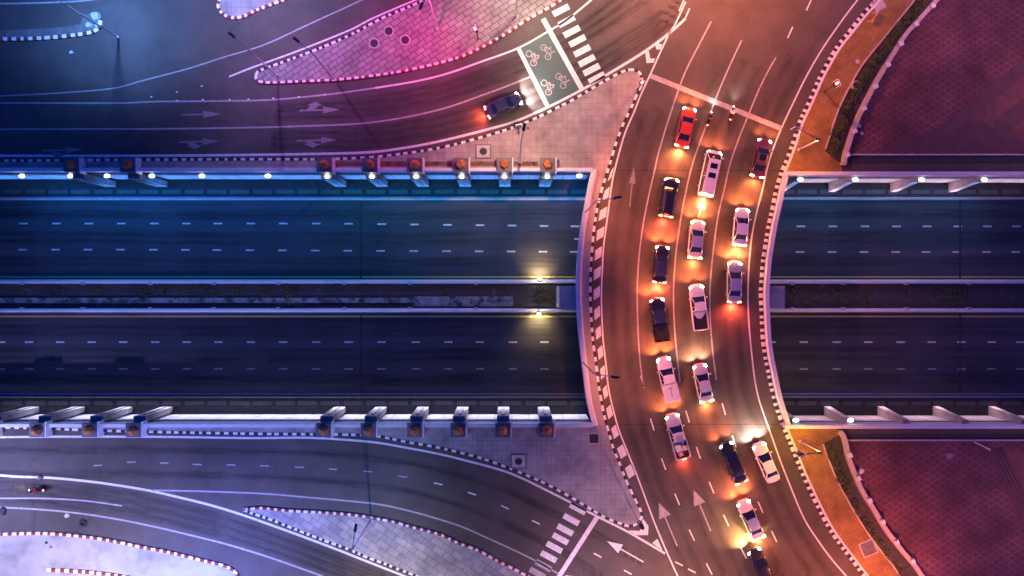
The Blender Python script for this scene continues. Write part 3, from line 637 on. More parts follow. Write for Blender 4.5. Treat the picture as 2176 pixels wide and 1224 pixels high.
# chevrons in the noses
def chev(px, w=.5, mi=0): mk.strip([P(*q)[:2] for q in px], w, .012, mi)
mk.face([(*P(*q)[:2], .0125) for q in ((1371, 109), (1378, 107), (1382, 125), (1392, 124), (1389, 133), (1374, 134))][::-1])
mk.face([(*P(*q)[:2], .0125) for q in ((1392, 94), (1400, 88), (1401, 94), (1407, 94), (1404, 105), (1395, 105))][::-1])
mk.face([(*P(*q)[:2], .0125) for q in ((1335, 1127), (1360, 1128), (1366, 1102), (1378, 1118), (1377, 1137), (1352, 1137))][::-1])
mk.face([(*P(*q)[:2], .0125) for q in ((1386, 1154), (1397, 1145), (1408, 1170))][::-1])
# south roads
S1 = [(-60, 930), (0, 929), (120, 928), (300, 928), (400, 929), (540, 931), (643, 930), (712, 933), (797, 940), (866, 952), (935, 965), (1003, 982), (1055, 996), (1100, 1012), (1166, 1044), (1234, 1079), (1272, 1099), (1334, 1130), (1413, 1176)]
S3 = [(326, 1042), (430, 1044), (560, 1049), (643, 1056), (746, 1065), (814, 1073), (883, 1089), (935, 1104), (986, 1121), (1037, 1144), (1090, 1168), (1135, 1190), (1186, 1219), (1220, 1245)]
S4 = [(-60, 1008), (0, 1010), (34, 1013), (103, 1015), (206, 1025), (309, 1041), (377, 1056), (446, 1073), (515, 1094), (588, 1120), (643, 1140), (712, 1166), (780, 1193), (859, 1224), (910, 1245)]
S5 = [(-60, 1077), (0, 1078), (103, 1084), (206, 1096), (309, 1115), (412, 1139), (480, 1156), (550, 1177), (609, 1197), (684, 1224), (740, 1247)]
line(S1, .26); line(S3, .2, 1); line(S4, .28); line(S5, .2, 1)
line([(-60, 1058), (0, 1059), (90, 1059), (180, 1064), (260, 1075)], .18, 1)
for px, py, sl in ((208, 989, -.05), (279, 982, -.05), (349, 984, 0), (419, 987, .03), (491, 988, .03), (562, 990, .02), (636, 993, .03), (708, 997, .04), (782, 1002, .08), (856, 1013, .15), (931, 1028, .22), (1003, 1049, .33), (1073, 1078, .45), (1139, 1110, .5), (1270, 1180, .55), (1334, 1216, .55), (1443, 1198, .5), (1470, 1213, .5)):
    dash(px, py, 1, sl, 1.05, .16, 1 if px < 900 else 0)
# arrows
def arrow(tx, ty, bx, by, w=.17, hl=1.9, hw=.75, mi=1):
    T, B = P(tx, ty), P(bx, by); d = (T-B).normalized(); n = Vector((-d.y, d.x, 0)); N = T-d*hl
    mk.strip([B[:2], (N+d*.05)[:2]], w, .012, mi)
    mk.face([(*(T)[:2], .012), (*(N+n*hw)[:2], .012), (*(N-n*hw)[:2], .012)], mi)
arrow(1400, 1068, 1439, 1160, mi=1); arrow(1474, 1041, 1510, 1128, mi=1); arrow(1290, 1150, 1367, 1194, mi=0, hw=.6); arrow(1200, 1222, 1260, 1250, mi=0, hw=.6)
arrow(1347, 355, 1338, 440, w=.14, hl=2, hw=.4, mi=3)
arrow(469, 242, 386, 244, .18, 2.1, .45, 3)
for ax, ay, fl in ((722, 233, 1), (717, 297, -1), (466, 300, -1), (175, 318, -1)):
    arrow(ax, ay, ax-86, ay+(2 if fl > 0 else 2), .2, 2.0, .42, 3)
    X, Y = ax-58, ay
    mk.face([(*P(*q)[:2], .0124) for q in ((X-14, Y+2), (X+2, Y+2), (X+14, Y-9*fl), (X+22, Y-9*fl), (X+6, Y-17*fl), (X-12, Y-9*fl), (X-4, Y-9*fl))], 3)
arrow(1497, 420, 1484, 462, .12, 1.4, .5, 0)
# bicycle and motorcycle symbols in the box
def symbol(px, py, kind):
    c = P(px, py); a = R(26); ex = Vector((math.sin(a), -math.cos(a), 0)); ey = Vector((math.cos(a), math.sin(a), 0))
    def T(x, y): v = c+ex*x+ey*y; return (v.x, v.y)
    z = .02
    for sx in (-.62, .62):
        q = [T(sx+.36*math.cos(t*.4), .36*math.sin(t*.4)) for t in range(17)]
        mk.strip(q, .09 if kind == 'b' else .13, z, 1)
    segs = ([(-.62, 0), (-.25, .62), (.42, .62), (.62, 0)], [(-.25, .62), (.02, .0), (.42, .6)], [(-.62, 0), (.02, 0)], [(.3, .95), (.42, .62)], [(-.4, .78), (-.12, .78)], [(.3, .95), (.5, .98)]) if kind == 'b' else \
           ([(-.7, .25), (-.2, .5), (.3, .42), (.62, 0)], [(-.3, .2), (.3, .15)], [(.25, .8), (.45, .4)], [(-.45, .62), (.05, .58)], [(-.1, .55), (.1, 1.0)], [(.1, 1.0), (.35, .75)])
    for i, q in enumerate(segs): mk.strip([T(*p) for p in q], .09 if kind == 'b' else .15, z+.0006*(i+1), 1)
symbol(1160, 111, 'b'); symbol(1192, 172, 'b'); symbol(1129, 124, 'm'); symbol(1161, 186, 'm')
# sunken road
D = DEP
for x in (50, 120, 189, 258, 328, 396, 463, 533, 602, 672, 741, 811, 881, 951, 1020, 1088, 1156, 1222, 1290, 1702, 1770, 1838, 1905, 1970, 2035, 2098, 2160, -20, -90, 2225):
    dash(x, 475+max(0, min(6, (x-700)/90)), 1, 0, 1.12, .2, 0, D); dash(x-2, 530.5+max(0, min(5, (x-300)/200)), 1, 0, 1.12, .2, 0, D)
for x in (3, 62, 128, 195, 262, 330, 397, 464, 533, 602, 672, 741, 811, 884, 953, 1020, 1090, 1157, 1640, 1708, 1778, 1845, 1914, 1980, 2043, 2107, 2168, -70):
    dash(x, 727, 1, 0, 1.1, .2, 0, D); dash(x, 784, 1, 0, 1.1, .2, 1, D)
for y, w_, mi in ((588.5, .2, 2), (672.5, .2, 2), (424, .16, 0), (837, .16, 1)):
    mk.strip([(-XF, P(0, y, D)[1]), (XF, P(0, y, D)[1])], w_, D+.012, mi)
for x in (1225, 1640):
    dash(x, 508, 1, .1, .6, .2, 0, D)
tag(mk.build('road_markings', [WHITE, WHITE_OLD, YELLOW, paint_mark('worn_arrow', (.24, .23, .24), .9)]), kind='structure')

# tyre wear along the lanes (dark rubbered strips)
wr = MB()
def lerp_line(A, B, t, n=40):
    a, b_ = curve(A, 1), curve(B, 1)
    return [tuple(Vector(a[int(i*(len(a)-1)/n)])*(1-t)+Vector(b_[int(i*(len(b_)-1)/n)])*t) for i in range(n+1)]
for t in (.3, .5, .72): wr.strip(curve(lerp_line(L2[5:], L3[3:]+[(1200, 128), (1290, 80), (1390, 20), (1440, -20)], t), 1, raw=True), 1.1, .004+t*.001, 0, True)
for t in (.25, .5, .75): wr.strip(curve(lerp_line(L3[3:]+[(1200, 128), (1290, 80), (1390, 20), (1440, -20)], L4[3:], t), 1, raw=True), 1.2, .004+t*.001, 0, True)
LANES = [M1[5:], M2[3:]+[(1386, 902), (1410, 986), (1439, 1061), (1470, 1137), (1507, 1209), (1530, 1260)], M3+[(1461, 885), (1484, 962), (1512, 1036), (1543, 1106), (1580, 1175), (1620, 1250)], M4+[(1538, 869), (1562, 938), (1584, 1008), (1616, 1078), (1645, 1140), (1700, 1240)], M5[1:]]
for A, B in zip(LANES, LANES[1:]):
    for t in (.3, .7): wr.strip(curve(lerp_line(A, B, t), 1, raw=True), 1.25, .004+t*.001, 1, True)
for A, B in ((S1, [(-60, 1040)]+S3+[(1260, 1262)]),):
    for t in (.25, .7): wr.strip(curve(lerp_line(A, B, t), 1, raw=True), 1.2, .004+t*.001, 0, True)
for A, B in ((S4, S5),):
    for t in (.25, .5, .75): wr.strip(curve(lerp_line(A, B, t), 1, raw=True), 1.3, .004+t*.001, 0, True)
tag(wr.build('tyre_wear', [WEAR, WEAR_DECK]), kind='structure')
jb = MB()
for px in (767, 2040, -300):
    A, Bq = P(px, 426, DEP), P(px, 592, DEP); jb.strip([(A[0], A[1]), (Bq[0], Bq[1])], .28, DEP+.02)
    A, Bq = P(px, 668, DEP), P(px, 836, DEP); jb.strip([(A[0], A[1]), (Bq[0], Bq[1])], .2, DEP+.02)
tag(jb.build('dark_seam', K_BLACK), kind='structure')  # dark seams across the sunken carriageways
lw = MB()
for yv in (450, 460, 497, 512, 550, 562, 695, 708, 744, 760, 800, 812):
    y = P(0, yv, DEP)[1]; lw.strip([(x, y+.15*math.sin(x*.05)) for x in range(-110, 111, 4)], 1.0, DEP+.004+yv*1e-6, 0, True)
tag(lw.build('tyre_wear', wear_mat('worn_low_lane', .6, 1.2)), kind='structure')
# cat's eyes
b = MB()
for px, py in ((322, 206), (376, 196), (429, 183), (376, 214), (431, 212), (488, 212), (528, 211), (581, 209), (635, 206), (690, 201)):
    c = P(px, py); b.box((c[0], c[1], .03), (.2, .16, .06))
tag(b.build('road_studs', K_WHITE), kind='structure')

# ------------------------------------------------------------------ covers, planters, bits
def round_cover(px, py, lab, r=.5):
    o = empty('manhole_cover', P(px, py, .15), label=lab, cat='manhole', group='round covers on the upper island')
    m = MB(); m.ring((0, 0), r, r+.14, -.02, .03, 28); m.build('rim', CONC, o)
    m = MB(); m.ring((0, 0), 0, r, -.02, .012, 28); m.build('lid', IRON, o)
round_cover(826, 66, 'dark round cover on the pink paving, top one of three')
round_cover(795, 92, 'dark round cover on the pink paving, leftmost of three')
round_cover(861, 85, 'dark round cover on the pink paving, rightmost of three')
def tree_pit(px, py, lab, r=.45, sq=.95):
    o = empty('inspection_cover', P(px, py, .15), label=lab, cat='manhole', group='square covers with a round lid')
    m = MB(); m.box((0, 0, .03), (sq*2, sq*2*.92, .08)); m.build('frame', CONC_DARK, o, bevel=.02)
    m = MB(); m.box((0, 0, .078), (sq*1.7, sq*1.56, .02)); m.build('slab', CONC, o)
    m = MB(); m.ring((0, 0), 0, r, .08, .1, 24); m.build('lid', IRON, o)
tree_pit(1027, 322, 'square cover with round dark lid on the north tan island')
tree_pit(1102, 980, 'square cover with round dark lid on the bluish south island')
def square_cover(px, py, s, mt, lab, rz=0):
    o = empty('access_cover', P(px, py, .15), rz, label=lab, cat='manhole')
    m = MB(); m.box((0, 0, .02), (s*1.18, s*1.18, .06)); m.build('frame', CONC, o)
    m = MB(); m.box((0, 0, .055), (s, s, .02)); m.build('lid', mt, o)
square_cover(1262, 932, 1.1, IRON, 'dark square grate by the south corner of the bridge')
square_cover(1867, 10, 1.2, CONC, 'pale square cover on the terracotta footway at the top', .5)
square_cover(1122, 273, .4, CONC_DARK, 'tiny grey square cover on the north tan island')
square_cover(1845, 1165, 1.6, CONC_DARK, 'large dark cover beside the south planting bed', .4)
o = empty('tree_ring', P(1817, 183, .2), label='round concrete ring planter in the north hedge', cat='planter')
m = MB(); m.ring((0, 0), .4, .58, -.05, .35, 24); m.build('ring', CONC, o); m = MB(); m.ring((0, 0), 0, .41, -.05, .12, 20); m.build('soil', SOIL, o)
o = empty('tree_ring', P(1785, 1018, .2), label='dark ring planter in the south planting bed', cat='planter')
m = MB(); m.ring((0, 0), .4, .55, -.05, .3, 24); m.build('ring', CONC_DARK, o); m = MB(); m.ring((0, 0), 0, .41, -.05, .12, 20); m.build('soil', SOIL, o)

# hedges: stems + leaf faces
def hedge(pts, off, w, h, n, lab, dens=lambda t: 1, name='hedge'):
    o = empty(name, (*pts[0], .2), label=lab, cat='hedge'); base = Vector((*pts[0], .2))
    q = offset(pts, off); b = MB(); st = b
    for i in range(len(q)-1):
        t = i/(len(q)-1); p = Vector((*q[i], 0)); e = Vector((*q[i+1], 0))
        dd = dens(t)
        for c in range(3):
            if random.random() > dd: continue
            ctr = p.lerp(e, random.random())+Vector((random.gauss(0, w*.3), random.gauss(0, w*.3), 0)); hh = h*random.uniform(.55, 1.1); rr = random.uniform(.25, .5)
            st.tube(ctr+Vector((0, 0, .2))-base, ctr+Vector((0, 0, hh*.8+.2))-base, .02, .012, 5, 3)
            def f():
                v = Vector((random.gauss(0, 1), random.gauss(0, 1), random.gauss(0, 1))).normalized()*rr*random.uniform(.5, 1)
                return ctr+Vector((v.x, v.y, .2+hh*.6+v.z*hh*.8))-base
            leaves(b, f, n, .085)
    b.build('foliage', LEAF+[SOIL], o)
HP = [p for p in WALL_N if p[1] < 40]; 
hedge(BED_N, .8, .85, .9, 85, 'clipped green and yellow hedge along the north terracotta footway', lambda t: .95)
hedge(curve(BED_S[:int(len(BED_S)*.28)], .5, raw=True), .55, .6, .8, 60, 'bright yellow green bushes at the top of the south bed', lambda t: .95, 'shrub_row')
hedge(BED_S[int(len(BED_S)*.28):], .5, .5, .5, 40, 'sparse dark planting along the south bed', lambda t: .4, 'shrub_row')

# ------------------------------------------------------------------ traffic lights and lamp posts
LRED = lit('signal_red', (1, .05, .05), 14); BLACKP = mat('black_plastic', (.02, .02, .022), (.03, .03, .03), rough=.4, scale=5); LOFF = mat('unlit_lens', (.05, .05, .03), rough=.3)
BLUEP = mat('blue_housing', (.03, .04, .12), (.05, .06, .16), rough=.4, scale=5)
def signal_head(o, c, rz, redlit=True, board=True, hm=None):
    m = MB(); ca, sa = math.cos(rz), math.sin(rz)
    m.box((c[0], c[1], c[2]), (.42, .34, 1.1), 0, rz); hd = m.build('signal_head', hm or BLACKP, o, bevel=.03)
    if board:
        m = MB(); m.box((c[0]-sa*-.0, c[1], c[2]), (.75, .06, 1.35), 0, rz); bo = m.build('backboard', BLACKP, hd)
        m = MB()
        for sx in (-.37, .37): m.box((c[0]+ca*sx, c[1]+sa*sx, c[2]), (.06, .08, 1.36), 0, rz)
        m.box((c[0], c[1], c[2]+.67), (.8, .08, .06), 0, rz); m.build('border', K_WHITE, hd)
    for k, mt in enumerate((LRED if redlit else LOFF, LOFF, LOFF)):
        m = MB(); z = c[2]+.34-k*.34
        a = Vector((c[0]+sa*.17, c[1]-ca*.17, z)); m.tube(a, a+Vector((sa*.12, -ca*.12, .0)), .13, .13, 12); m.build('lens', mt, hd)
    if redlit:   # cover over the lit lens glows itself, standing for light spilled on it
        m = MB(); m.box((c[0]+sa*.22, c[1]-ca*.22, c[2]+.57), (.26, .2, .05), 0, rz); m.build('glow_hood', LRED, hd)
    return hd
def signal(px, py, h, rz, lab, red=True, board=True, pole=POLE_DARK):
    o = empty('traffic_light', P(px, py, .15), label=lab, cat='traffic light')
    m = MB(); m.tube((0, 0, 0), (0, 0, h), .075, .06, 10); m.tube((0, 0, 0), (0, 0, .12), .16, .14, 10); m.build('pole', pole, o)
    signal_head(o, (0, -.0, h-.45), rz, red, board); return o
signal(1355, 190, 3.4, R(-30), 'red traffic light on the tip of the north tan island')
signal(1016, 82, 3.4, R(-60), 'red traffic light on the pink paving island')
signal(1752, 194, 3.6, R(-60), 'red traffic light with white edged board on the terracotta footway')
signal(1102, 283, 4.2, R(10), 'dark traffic light at the kerb of the north tan island', False)
def mast(px, py, h, ax, ay, lab, col, pw):
    o = empty('mast_signal', P(px, py, .15), label=lab, cat='traffic light')
    m = MB(); m.tube((0, 0, 0), (0, 0, h), .1, .08, 10); m.tube((0, 0, 0), (0, 0, .12), .2, .18, 10); m.build('pole', POLE_TAN, o)
    m = MB(); m.tube((0, 0, h-.1), (ax, ay, h+.15), .06, .05, 8); m.build('arm', POLE_DARK, o)
    signal_head(o, (ax, ay, h-.1), math.atan2(ay, ax)+R(20), False, True, BLUEP)
    m = MB(); m.box((-.2, 0, h+.1), (.5, .24, .14)); hd = m.build('lamp_head', POLE_DARK, o, bevel=.03)  # lamp head added on the signal mast to light the footway
    m = MB(); m.box((-.2, 0, h+.0), (.36, .16, .04)); m.build('lens', lit('added_mast_lens'+str(py), col, 20), hd)
    aim_light('lamp_light', o, (-.25, 0, h-.1), (0, 0, -1), 'SPOT', pw, col, R(158), .5, .2); return o
mast(1697, 318, 5.6, -2.6, 1.3, 'mast traffic light leaning over the road from the north terracotta footway', (1, .27, .03), 620)
mast(1700, 938, 5.6, -2.3, -.2, 'mast traffic light leaning over the road from the south terracotta footway', (1, .42, .02), 950)
signal(1343, 1082, 6.5, R(160), 'slim traffic light near the tip of the south grey island', False, False, POLE_TAN)
def street_lamp(px, py, h, ax, ay, color, power, lab, pole=POLE_TAN, size=136, z=.15):
    o = empty('street_lamp', P(px, py, z), label=lab, cat='street lamp')
    m = MB(); m.tube((0, 0, 0), (0, 0, h), .11, .07, 10); m.tube((0, 0, 0), (0, 0, .2), .22, .18, 10); m.build('pole', pole, o)
    m = MB(); m.tube((0, 0, h), (ax, ay, h+.5), .06, .05, 8); m.build('arm', pole, o)
    a = math.atan2(ay, ax)
    m = MB(); m.box((ax, ay, h+.52), (.9, .34, .16), 0, a, (.8, .7)); hd = m.build('lamp_head', POLE_DARK, o, bevel=.03)
    m = MB(); m.box((ax, ay, h+.42), (.6, .24, .04), 0, a); m.build('lens', lit('lens_'+str(len(bpy.data.materials)), color, 20), hd)
    k_ = .55 if 'side of the bridge' in lab else .12
    aim_light('lamp_light', o, (ax, ay, h+.35), (ax*k_/math.hypot(ax, ay)*2, ay*k_/math.hypot(ax, ay)*(1 if k_ > .3 else 2), -1), 'SPOT', power, color, R(size), .6, .3)
    return o
LAMPS = [  # lamps beyond the view and on the bridge are added to light the scene
 # px, py, h, arm, colour, power, label
 (1098, 34, 10, 1.2, 1.2, (1, .78, .56), 2400, 'street lamp with a cream light at the top of the pink island'),
 (708, 166, 9, -1.5, 1.2, (1, .10, .55), 450, 'slim pink lit street lamp on the narrow part of the pink island'),
 (930, 60, 10, -.6, -1.6, (1, .04, .30), 2500, 'street lamp with magenta light in the middle of the pink island'),
 (588, 160, 9, -1.6, 1.4, (.6, .25, .85), 550, 'pinkish street lamp pole close to the left tip of the pink island'),
 (1105, 345, 11, .3, 1.6, (1, .55, .34), 2100, 'street lamp by the north wall with a warm light over the tan island'),
 (1243, 452, 11, 2.2, .3, (1, .23, .09), 3400, 'added street lamp with orange light on the west side of the bridge, north of the median'),  # invented pole on the parapet, put in to light the deck
 (1960, -70, 11, -2.6, -1.0, (1, .24, .08), 450, 'added street lamp with orange light above the top of the north terracotta footway'),
 (1850, 1290, 12, -2.6, 2, (1, .22, .07), 5200, 'added street lamp with amber light below the south footway'),
 (1239, 770, 11, 2.2, -.3, (1, .25, .10), 2900, 'added street lamp with orange light on the west side of the bridge, south of the median'),
 (1450, 1300, 12, -1, 2, (1, .38, .22), 3800, 'added street lamp with orange light below the bottom edge beside the wide road'),
 (788, 1104, 9.8, .5, 2.6, (.1, .3, 1), 700, 'leaning lamp post with blue head on the kerb of the stone paved island'),
 (250, 80, 11, 0, 2.2, (.16, .38, 1), 5000, 'street lamp with bluish light standing in the upper left road'),
 (40, -70, 12, 1, -2, (.1, .25, 1), 900, 'added street lamp with violet light outside the upper left corner'),
 (560, -60, 12, 1, -2, (.46, .46, 1), 4200, 'added street lamp with lilac light above the top edge'),
 (170, 1295, 11, 0, 2, (1, .84, .78), 2400, 'added street lamp with lavender light below the pale slab at lower left'),
 (-70, 1050, 11, 1, 0, (.40, .40, 1), 6000, 'added street lamp with violet light outside the lower left corner'),
 (430, 1295, 13, 0, 3, (.24, .28, 1), 11500, 'added street lamp with violet light below the right end of the pale slab'),
 (800, 1290, 12, 0, 2, (.95, .78, .80), 2300, 'added street lamp with pale light below the stone paved island'),
 (2230, 170, 12, -2, 0, (1, .38, .50), 1150, 'added street lamp with red light beyond the right edge on the north plaza'),
 (2010, 1290, 12, 0, 2, (.9, .34, .6), 800, 'added street lamp with red light below the south plaza'),
 (2230, 1080, 12, -2, 0, (1, .36, .52), 850, 'added street lamp with pink light beyond the right edge on the south plaza'),
 (2010, -70, 12, 0, -2, (.85, .38, .7), 950, 'added street lamp with pink light above the north plaza'),
 (1240, 1300, 11, 1, 1, (.85, .55, .8), 2000, 'added street lamp with mauve light below the south crossing'),
 (1340, -75, 12, 0, -2, (1, .40, .30), 3800, 'added street lamp with pinkish light above the top edge near the crossing'),
 (1560, -70, 13, 0, -2, (1, .26, .12), 9000, 'added street lamp with orange light above the top edge over the wide road'),
]
for px, py, h, ax, ay, c, pw, lab in LAMPS: street_lamp(px, py, h, ax, ay, c, pw, lab)

# ------------------------------------------------------------------ vehicles
GLASS = mat('tinted_glass', (.012, .014, .02), rough=.06, spec=.9, coat=.5); TYRE = mat('tyre', (.018, .018, .018), rough=.9); RIM = mat('alloy', (.5, .5, .52), rough=.3, metal=.9)
LINER = mat('bed_liner', (.02, .018, .018), (.035, .03, .03), rough=.8, scale=6); TRIM = mat('black_trim', (.02, .02, .02), rough=.5)
HEAD = lit('headlight_on', (1, .78, .52), 26); TAIL_R = lit('brake_light', (1, .10, .05), 12); TAIL_Y = lit('lamp_amber', (1, .62, .25), 20); TAIL_OFF = mat('red_lens', (.35, .03, .03), rough=.2)
def car_paint(name, c, metal=.0): return mat(name, c, tuple(min(1, v*1.12+.002) for v in c), rough=.32, scale=1.5, metal=metal, coat=1)
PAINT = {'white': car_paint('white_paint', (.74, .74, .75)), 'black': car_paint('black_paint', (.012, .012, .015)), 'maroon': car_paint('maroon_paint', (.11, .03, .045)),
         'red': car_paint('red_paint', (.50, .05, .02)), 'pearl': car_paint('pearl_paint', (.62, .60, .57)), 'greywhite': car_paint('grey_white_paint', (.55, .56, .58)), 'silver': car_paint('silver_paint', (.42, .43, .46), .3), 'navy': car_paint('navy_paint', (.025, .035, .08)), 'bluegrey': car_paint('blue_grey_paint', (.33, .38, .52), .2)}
SPEC = {  # length, width, lofted stations (t, half width, top, bottom), greenhouse (rear base, rear roof, front roof, front base, base z, roof z)
 'sedan': (4.6, 1.80, [(-1, .70, .78, .45), (-.975, .86, .90, .33), (-.9, .95, .97, .26), (-.6, 1, 1.0, .22), (-.2, 1, .96, .22), (.3, 1, .94, .22), (.55, .99, .92, .22), (.8, .95, .84, .22), (.94, .86, .74, .28), (1, .66, .62, .4)], (-.72, -.40, .10, .46, .93, 1.44)),
 'suv': (4.9, 1.92, [(-1, .80, .95, .5), (-.975, .92, 1.05, .38), (-.85, .98, 1.1, .3), (-.4, 1, 1.08, .28), (.3, 1, 1.06, .28), (.55, .99, 1.04, .28), (.82, .96, .96, .28), (.95, .88, .85, .33), (1, .72, .7, .45)], (-.96, -.86, .14, .46, 1.04, 1.74)),
 'van': (5.4, 1.98, [(-1, .86, 1.05, .5), (-.98, .95, 1.15, .36), (-.85, .99, 1.2, .28), (0, 1, 1.2, .26), (.55, 1, 1.18, .26), (.75, .98, 1.1, .26), (.9, .93, .98, .28), (.97, .84, .85, .33), (1, .7, .7, .45)], (-.975, -.93, .50, .82, 1.1, 1.95)),
 'pickup': (5.3, 1.86, [(-1, .86, .74, .5), (-.985, .95, .76, .42), (-.8, .99, .78, .36), (-.2, 1, .78, .32), (-.12, 1, 1.05, .3), (.3, 1, 1.05, .3), (.55, .99, 1.02, .3), (.82, .95, .95, .3), (.95, .86, .84, .36), (1, .7, .7, .46)], (-.16, -.10, .20, .47, 1.03, 1.72)),
}
def loft(stations, L, W):
    vs = []; fs = []; n = 12
    for t_, hw, top, bot in stations:
        y = t_*L/2; a = hw*W/2
        half = [(0, top+.03), (a*.5, top+.025), (a*.86, top-.02), (a, top-.16), (a*1.0, (top+bot)/2-.05), (a*.93, bot), (0, bot)]
        ring = half+[(-x, z) for x, z in half[-2:0:-1]]
        vs += [(x, y, z) for x, z in ring]
    m_ = len(stations)
    for i in range(m_-1):
        for k_ in range(n): fs.append((i*n+k_, i*n+(k_+1) % n, (i+1)*n+(k_+1) % n, (i+1)*n+k_))
    fs += [tuple(reversed(range(n))), tuple((m_-1)*n+k_ for k_ in range(n))]
    return vs, fs
def vehicle(kind, name, fx, fy, rx, ry, paint, lab, head=1.0, tail='red', tailp=1.0, roof=None, extra=None, cat='car', grp='vehicles queueing on the bridge', headcol=(1, .20, .06)):
    """front (fx,fy) and rear (rx,ry) in photograph pixels"""
    L0, W, st, (gb, gr, gf, gw, zb, zr) = SPEC[kind]
    zk = .8
    F, Bk = P(fx, fy, zk), P(rx, ry, zk); d = F-Bk; d.z = 0; L = max(4.2, min(d.length, 5.6)); c = (F+Bk)/2
    o = empty(name, (c[0], c[1], 0.014), math.atan2(d.y, d.x)-math.pi/2, lab, cat, grp)
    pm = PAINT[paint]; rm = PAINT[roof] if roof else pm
    m = MB(); m.mesh(*loft(st, L, W)); body = m.build('body', pm, o, smooth=True, sub=2)
    h = L/2; wb, wr_ = W/2*.90, W/2*.70
    yb0, yr0, yr1, yb1 = gb*h, gr*h, gf*h, gw*h
    def quad(name_, q, mt=GLASS, par=o):
        m = MB(); m.face(q); return m.build(name_, mt, par, solid=-.03)
    rz = zr-.03
    quad('windshield', [(-wb*.93, yb1, zb), (wb*.93, yb1, zb), (wr_*.96, yr1, rz), (-wr_*.96, yr1, rz)])
    quad('rear_window', [(wb*.93, yb0, zb+.02), (-wb*.93, yb0, zb+.02), (-wr_*.96, yr0, rz), (wr_*.96, yr0, rz)])
    for s_ in (1, -1):
        q = [(s_*wb, yb0*.98, zb), (s_*wb, yb1*.96, zb), (s_*wr_, yr1, rz), (s_*wr_, yr0, rz)]
        quad('side_window', q if s_ > 0 else q[::-1])
    # roof panel with crown, plus pillars
    m = MB(); nx, ny = 6, 8; vs = []
    for j in range(ny+1):
        v = j/ny; y = (yr0-.06)+(yr1-yr0+.12)*v
        for i in range(nx+1):
            u = i/nx*2-1; hw = wr_*1.04*(1-.05*(abs(v-.5)*2)**4)
            vs.append((u*hw, y+(.06 if v > .9 else (-.06 if v < .1 else 0))*(1-u*u), zr+.05*(1-u**4)*(1-(v*2-1)**4)))
    m.mesh(vs, [(j*(nx+1)+i, j*(nx+1)+i+1, (j+1)*(nx+1)+i+1, (j+1)*(nx+1)+i) for j in range(ny) for i in range(nx)])
    for s_ in (1, -1):
        m.tube((s_*wb*.97, yb1, zb-.02), (s_*wr_*1.0, yr1, zr), .05, .045, 6); m.tube((s_*wb*.97, yb0, zb-.02), (s_*wr_, yr0, zr), .075, .06, 6)
        ym = (yr0+yr1)/2-.05; m.tube((s_*wb*1.0, ym, zb-.02), (s_*wr_*1.01, ym, zr), .04, .04, 6)
        m.tube((s_*wr_*1.01, yr0, zr-.0), (s_*wr_*1.01, yr1, zr-.0), .04, .04, 6)
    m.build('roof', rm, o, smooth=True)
    for s_ in (1, -1):
        m = MB(); m.box((s_*(W/2+.1), yb1*.86, zb+.06), (.24, .16, .15), 0, s_*.25, (.8, .7)); m.build('side_mirror', pm, o, bevel=.03)
        hy = st[-2][0]*h
        m = MB(); m.mesh([(s_*W*.26, hy+.02, st[-2][2]-.16), (s_*W*.44, hy-.13, st[-2][2]-.15), (s_*W*.455, hy-.24, st[-2][2]+.0), (s_*W*.30, hy-.05, st[-2][2]+.04), (s_*W*.27, hy-.2, st[-2][2]+.055), (s_*W*.44, hy-.36, st[-2][2]+.05)], [(0, 1, 2, 3), (3, 2, 5, 4)])
        hl = m.build('headlight', HEAD if head > 0 else RIM, o, solid=.04)
        if head > 0:
            aim_light('headlight_beam', hl, (s_*W*.36, h+.12, .75), (s_*.14, 1, -.25), 'SPOT', 460*head, headcol, R(135), 1, .06)
        ty = -h
        m = MB(); m.box((s_*W*.34, ty+.06, st[1][2]-.04), (.46, .16, .14), 0, s_*.16); m.build('tail_light', {'red': TAIL_R, 'amber': TAIL_Y, 'off': TAIL_OFF}[tail], o, bevel=.03)
        for wy in (.62, -.62):
            m = MB(); a = (s_*(W/2-.22), wy*h*.98, .33); m.tube(a, (s_*(W/2-.01), wy*h*.98, .33), .33, .33, 18); wl = m.build('wheel', TYRE, o)
            m = MB(); m.tube((s_*(W/2-.03), wy*h*.98, .33), (s_*(W/2+.004), wy*h*.98, .33), .21, .19, 12); m.build('rim', RIM, wl)
    for q, sz in (((0, -h-.0, .52), (W*.84, .10, .2)), ((0, h-.03, .46), (W*.66, .1, .2))):
        m = MB(); m.box(q, sz); m.build('bumper', TRIM if paint in ('black', 'navy') else pm, o, bevel=.03)
    if tail == 'amber' or tail == 'red':
        m = MB(); m.box((0, yb0-.03 if kind == 'sedan' else -h+.02, zb+(.03 if kind == 'sedan' else .25)), (.5, .06, .05)); m.build('brake_lamp', TAIL_R if tail == 'red' else TAIL_Y, o)
        aim_light('tail_glow', o, (0, -h-.25, .62), (0, -1, -.5), 'SPOT', 560*tailp, (1, .09, .04) if tail == 'red' else (1, .24, .07), R(165), 1, .3)
    if kind == 'pickup':
        y0, y1 = -h*.985, gb*h-.10; ym = (y0+y1)/2; ln = y1-y0
        m = MB()
        for s_ in (1, -1): m.box((s_*(W/2*.95), ym, .92), (.12, ln, .36))
        m.box((0, y0+.05, .92), (W*.88, .09, .36)); m.box((0, y1-.04, .92), (W*.88, .08, .36)); m.build('cargo_bed', pm, o, bevel=.025)
        m = MB(); m.box((0, ym, .80), (W*.88, ln-.2, .03)); m.build('bed_floor', LINER, o)
    if extra: extra(o, L, W, h, zr, yr0, yr1, yb0)
    return o
def van_roof(o, L, W, h, zr, yr0, yr1, yb0):
    for y in (yr1-.75, yr1-1.9):
        m = MB(); m.box((0, y, zr+.075), (.85, .62, .07)); m.build('sunroof', GLASS, o, bevel=.04)
